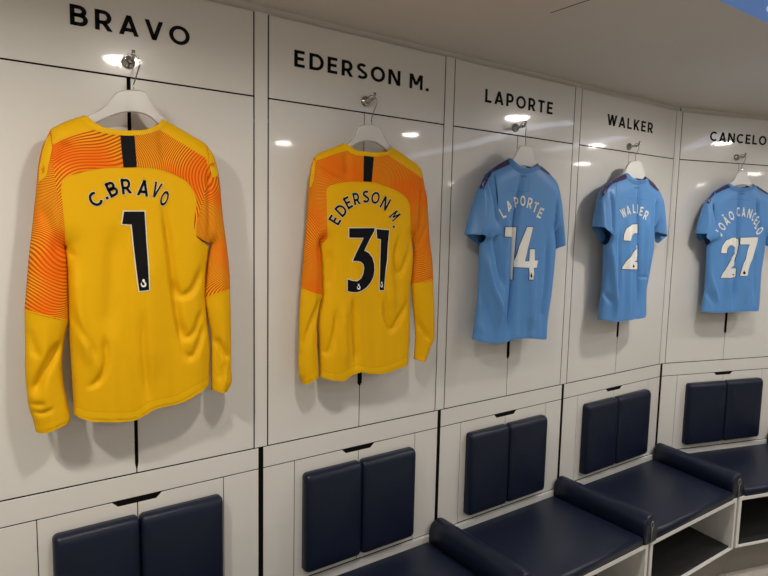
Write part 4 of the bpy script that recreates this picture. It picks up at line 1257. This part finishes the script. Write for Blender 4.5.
# --- 5: sky-blue shirt, number 27
hanger(5, 'white plastic coat hanger holding the blue shirt numbered 27', [(736.6, 174.5), (738.6, 171.8), (741.5, 171), (744.6, 171.8), (746.6, 176), (750, 181), (754, 184.6), (763, 190.5), (768, 194.5), (765, 197), (757, 192), (750, 187.5), (742, 184.5), (735, 186), (727, 190), (717, 195), (715, 193), (723, 187.5), (730, 183.4), (734, 180)], (741, 160), (741.5, 172.2), 0.072, M_hang)
S5 = shirt_thing(5, 'sky-blue short-sleeved shirt numbered 27 at the far right', 730, 311, 'shirts hanging on the lockers')
C5 = Cloth(5, S5, 0.076, 0.036, 0.075, [
    ([(740, 190), (738.5, 225), (736.5, 260), (733, 310)], 0.016, -0.014, -0.6),
    ([(729, 230), (727, 300)], 0.018, 0.006),
    ([(745, 250), (744, 305)], 0.020, 0.006),
    ([(711, 250), (713, 280), (718, 303)], 0.012, 0.009),
    ([(706, 262), (709, 285), (714, 305)], 0.009, -0.008),
    ([(757, 200), (760, 232)], 0.008, -0.009),
    ([(756, 250), (754, 300)], 0.010, -0.006),
    ([(711, 200), (708, 222), (702.5, 241)], 0.010, 0.008, 0.5),
    ([(715, 200), (715, 235)], 0.008, -0.006),
])
nl, nr = (728, 183.2), (753.6, 183.4)
shL = [(714, 190.5), (721, 186.5), nl]
shR = [nr, (759.9, 187.4), (769, 192.8)]
collar5 = [nl, (730.7, 186.5), (734.9, 187.8), (740, 188.2), (744.8, 187.8), (750.5, 186.2), nr]
slL_out = [(714, 190.5), (707.8, 197.3), (703.6, 204.6), (699.5, 216), (697, 225), (695.2, 233.3)]
cufL = [(695.2, 233.3), (700, 233.6)]
cufL2 = [(700, 233.6), (703, 241)]
cufL3 = [(703, 241), (708, 240), (713, 236.8)]
seamL = [(713, 236.8), (711.5, 222), (710.6, 208), (714, 190.5)]
topL = [(711.5, 211), (710, 224), (708, 235), (706.5, 245)]
bodyL = [(706.5, 245), (706, 256), (705.4, 272), (703.6, 294.7), (700.4, 311.3)]
hem5 = [(700.4, 311.3), (711, 312), (722.7, 312), (733, 311.4), (743.6, 311), (759.2, 310.6)]
bodyR = [(759.2, 310.6), (760, 303.3), (761.8, 272), (764.8, 251), (766, 238)]
seamR = [(766, 238), (768, 222), (770, 206), (769, 192.8)]
slR_out = [(769, 192.8), (774, 203), (777.5, 222), (780, 240)]
cufR = [(780, 240), (774, 243), (768, 246)]
slR_in = [(768, 246), (767, 242), (766, 238)]
for r in (shL, slL_out, bodyL): C5.close(r, -0.1)
for r in (shR, bodyR, slR_out, slR_in): C5.close(r, 0.25)
C5.finish()
T5 = C5.piece('torso', [('o', hem5), ('c', bodyR), ('o', seamR), ('c', shR[::-1]), ('o', collar5[::-1]), ('c', shL[::-1]), ('o', [(711.5, 211), (711.3, 203), (714, 190.5)][::-1] + topL[1:]), ('c', bodyL)], M_blue)
L5 = C5.piece('sleeve', [('c', slL_out), ('o', cufL), ('o', cufL2), ('o', cufL3), ('o', seamL)], M_blue, lift=0.014)
C5.lining([(695.4, 233), (700, 231.5), (703.5, 240), (702, 240.5)], M_blue, L5)
R5_ = C5.piece('sleeve', [('c', slR_out), ('o', cufR), ('c', slR_in), ('o', seamR)], M_blue)
blue_extras(C5, T5, L5, [(728.6, 184.4), (731, 187.2), (734.9, 188.5), (740, 188.9), (744.8, 188.5), (750.5, 186.8), (753, 184.4)],
            [(727.4, 184.6), (730.4, 187.4), (722, 190.6), (715.4, 193.6), (714.9, 191.4), (721, 187.6)], [(754.8, 185), (760, 188), (767.6, 192.8), (767, 194.4), (762, 191.4), (757, 188.2)], '',
            [('J', 718.4, 233.2, -52, 0.95), ('O', 721.8, 226.4, -44, 0.85), ('Ã', 726, 220.4, -34, 0.9), ('O', 731.2, 215.6, -20, 0.85), ('C', 738.2, 211.8, -4, 0.8), ('A', 743.4, 212, 2, 0.72), ('N', 749.5, 213.6, 14, 0.85), ('C', 753.6, 216.8, 24, 0.5), ('E', 756.2, 220.4, 30, 0.7), ('L', 757.4, 225, 36, 0.7), ('O', 759.4, 230.8, 45, 0.8)], 9.2, 0.66,
            [[(720.6, 253), (721.9, 246.2), (726.2, 240.2), (731.4, 237.8), (735.5, 237.6), (738, 239), (738.2, 244), (736.6, 253), (733, 263.6), (730.6, 268.4), (735.8, 268.4), (735, 277.2), (720.2, 278), (725, 270), (729.7, 261.5), (733.3, 249.7), (732.3, 245.4), (729.7, 245.3), (727.2, 248.4), (726.5, 253.2)],
             [(740.2, 237.7), (757.8, 237.1), (757.2, 242), (752, 260), (747, 275.9), (739.7, 275.9), (743.5, 263), (749.4, 244.4), (739.8, 244.4)]],
            [(732.4, 274, 1.2, 1.9), (743.9, 272.4, 1.4, 1.9)], [(740.2, 193), (744.8, 193.1), (744.7, 194.4), (740.1, 194.3)],
            [[(729, 200), (740, 199.4), (750, 201)]],
            [(701.4, 310.8), (711, 311.4), (722.7, 311.4), (733, 310.8), (743.6, 310.4), (758.4, 310.1)], [(703.4, 240.4), (708, 239.4), (712.4, 236.4)],
            [(713.4, 191.8), (714.4, 194), (711, 197.8), (709.6, 203.4), (706, 203.4), (708.4, 198)], [(707.2, 198.6), (708.4, 200), (710.8, 197.6), (709.2, 200.6), (709.2, 203), (708, 200.8)])

# ------------------------------------------------------------------ ceiling: downlights, blue sign, cove lights
LIGHT_Z = H_CEIL
for x, y, k, where in LIGHTS:
    t = thing('ceiling_downlight', 'round recessed white ceiling downlight ' + where, 'light', FW, (x, -y, LIGHT_Z), 'ceiling downlights')
    part('trim_ring', *lathe([(0.084, 0.0), (0.084, -0.003), (0.079, -0.006), (0.073, -0.006), (0.070, -0.003), (0.070, 0.0)], (x, -y, LIGHT_Z), 40), M_edge, t, smooth=False)
    lens = part('lens', *lathe([(0.069, -0.0005), (0.069, -0.006), (0.064, -0.010), (0.050, -0.0125), (0.001, -0.013)], (x, -y, LIGHT_Z), 32), M_lens, t)
    ld = bpy.data.lights.new('lamp', 'AREA'); ld.shape = 'DISK'; ld.size = 0.11; ld.energy = LAMP_W * k
    ld.color = LAMP_COL; ld.spread = math.radians(168)
    lo = bpy.data.objects.new('lamp', ld); col.objects.link(lo)
    lo.parent = t.ob; lo.location = (0, 0, -0.0145)

sg = thing('ceiling_sign', 'blue ceiling sign with white lettering at the top right corner', 'sign', FW, (1.6, 1.5, LIGHT_Z), None)
part_bm('panel', bm_box(0.55, 2.15, 0.86, 2.3, LIGHT_Z - 0.012, LIGHT_Z, 0.002), M_sign, sg)
V, Fc = [], []
for q in thicken([(1.11, 0.94 + 0.3), (1.11, 0.94 + 0.03)] + arc(1.14, 0.94 + 0.03, 0.03, 0.03, 180, 270, 10)[1:] + [(1.34, 0.94)], 0.06):
    n = len(V)
    for z in (LIGHT_Z - 0.012, LIGHT_Z - 0.016):
        for p in q: V.append((p[0], p[1], z))
    Fc += [(n + 4, n + 5, n + 6, n + 7)] + [(n + i, n + (i + 1) % 4, n + 4 + (i + 1) % 4, n + 4 + i) for i in range(4)]
part('letter', V, Fc, M_sign_w, sg, label='white letter stroke')

for pts, lab in (([(2.30, 0.66), (2.26, 0.85), (2.32, 1.15), (2.45, 1.5), (2.58, 1.9), (2.66, 2.4), (2.84, 3.1)], 'pale blue curved cove light strip on the ceiling beside the blue sign'),
                 ([(3.02, 0.80), (3.08, 1.0), (3.16, 1.3), (3.24, 1.6)], 'short pale blue cove light strip on the ceiling by the corner')):
    t = thing('cove_light', lab, 'light', FW, (pts[0][0], pts[0][1], LIGHT_Z), 'ceiling cove lights')
    P = smooth_curve(np.array(pts), 0.06); V, Fc = [], []
    for i in range(len(P)):
        tn = P[min(i + 1, len(P) - 1)] - P[max(i - 1, 0)]; tn /= np.linalg.norm(tn); nn = np.array([-tn[1], tn[0]])
        for s_, zz in ((-0.06, 0.0), (-0.05, -0.012), (0.05, -0.012), (0.06, 0.0)): V.append((P[i, 0] + nn[0] * s_, P[i, 1] + nn[1] * s_, LIGHT_Z + zz))
    for i in range(len(P) - 1):
        for j in range(4): Fc.append((i * 4 + j, i * 4 + (j + 1) % 4, (i + 1) * 4 + (j + 1) % 4, (i + 1) * 4 + j))
    part('diffuser', V, Fc, M_cove, t)
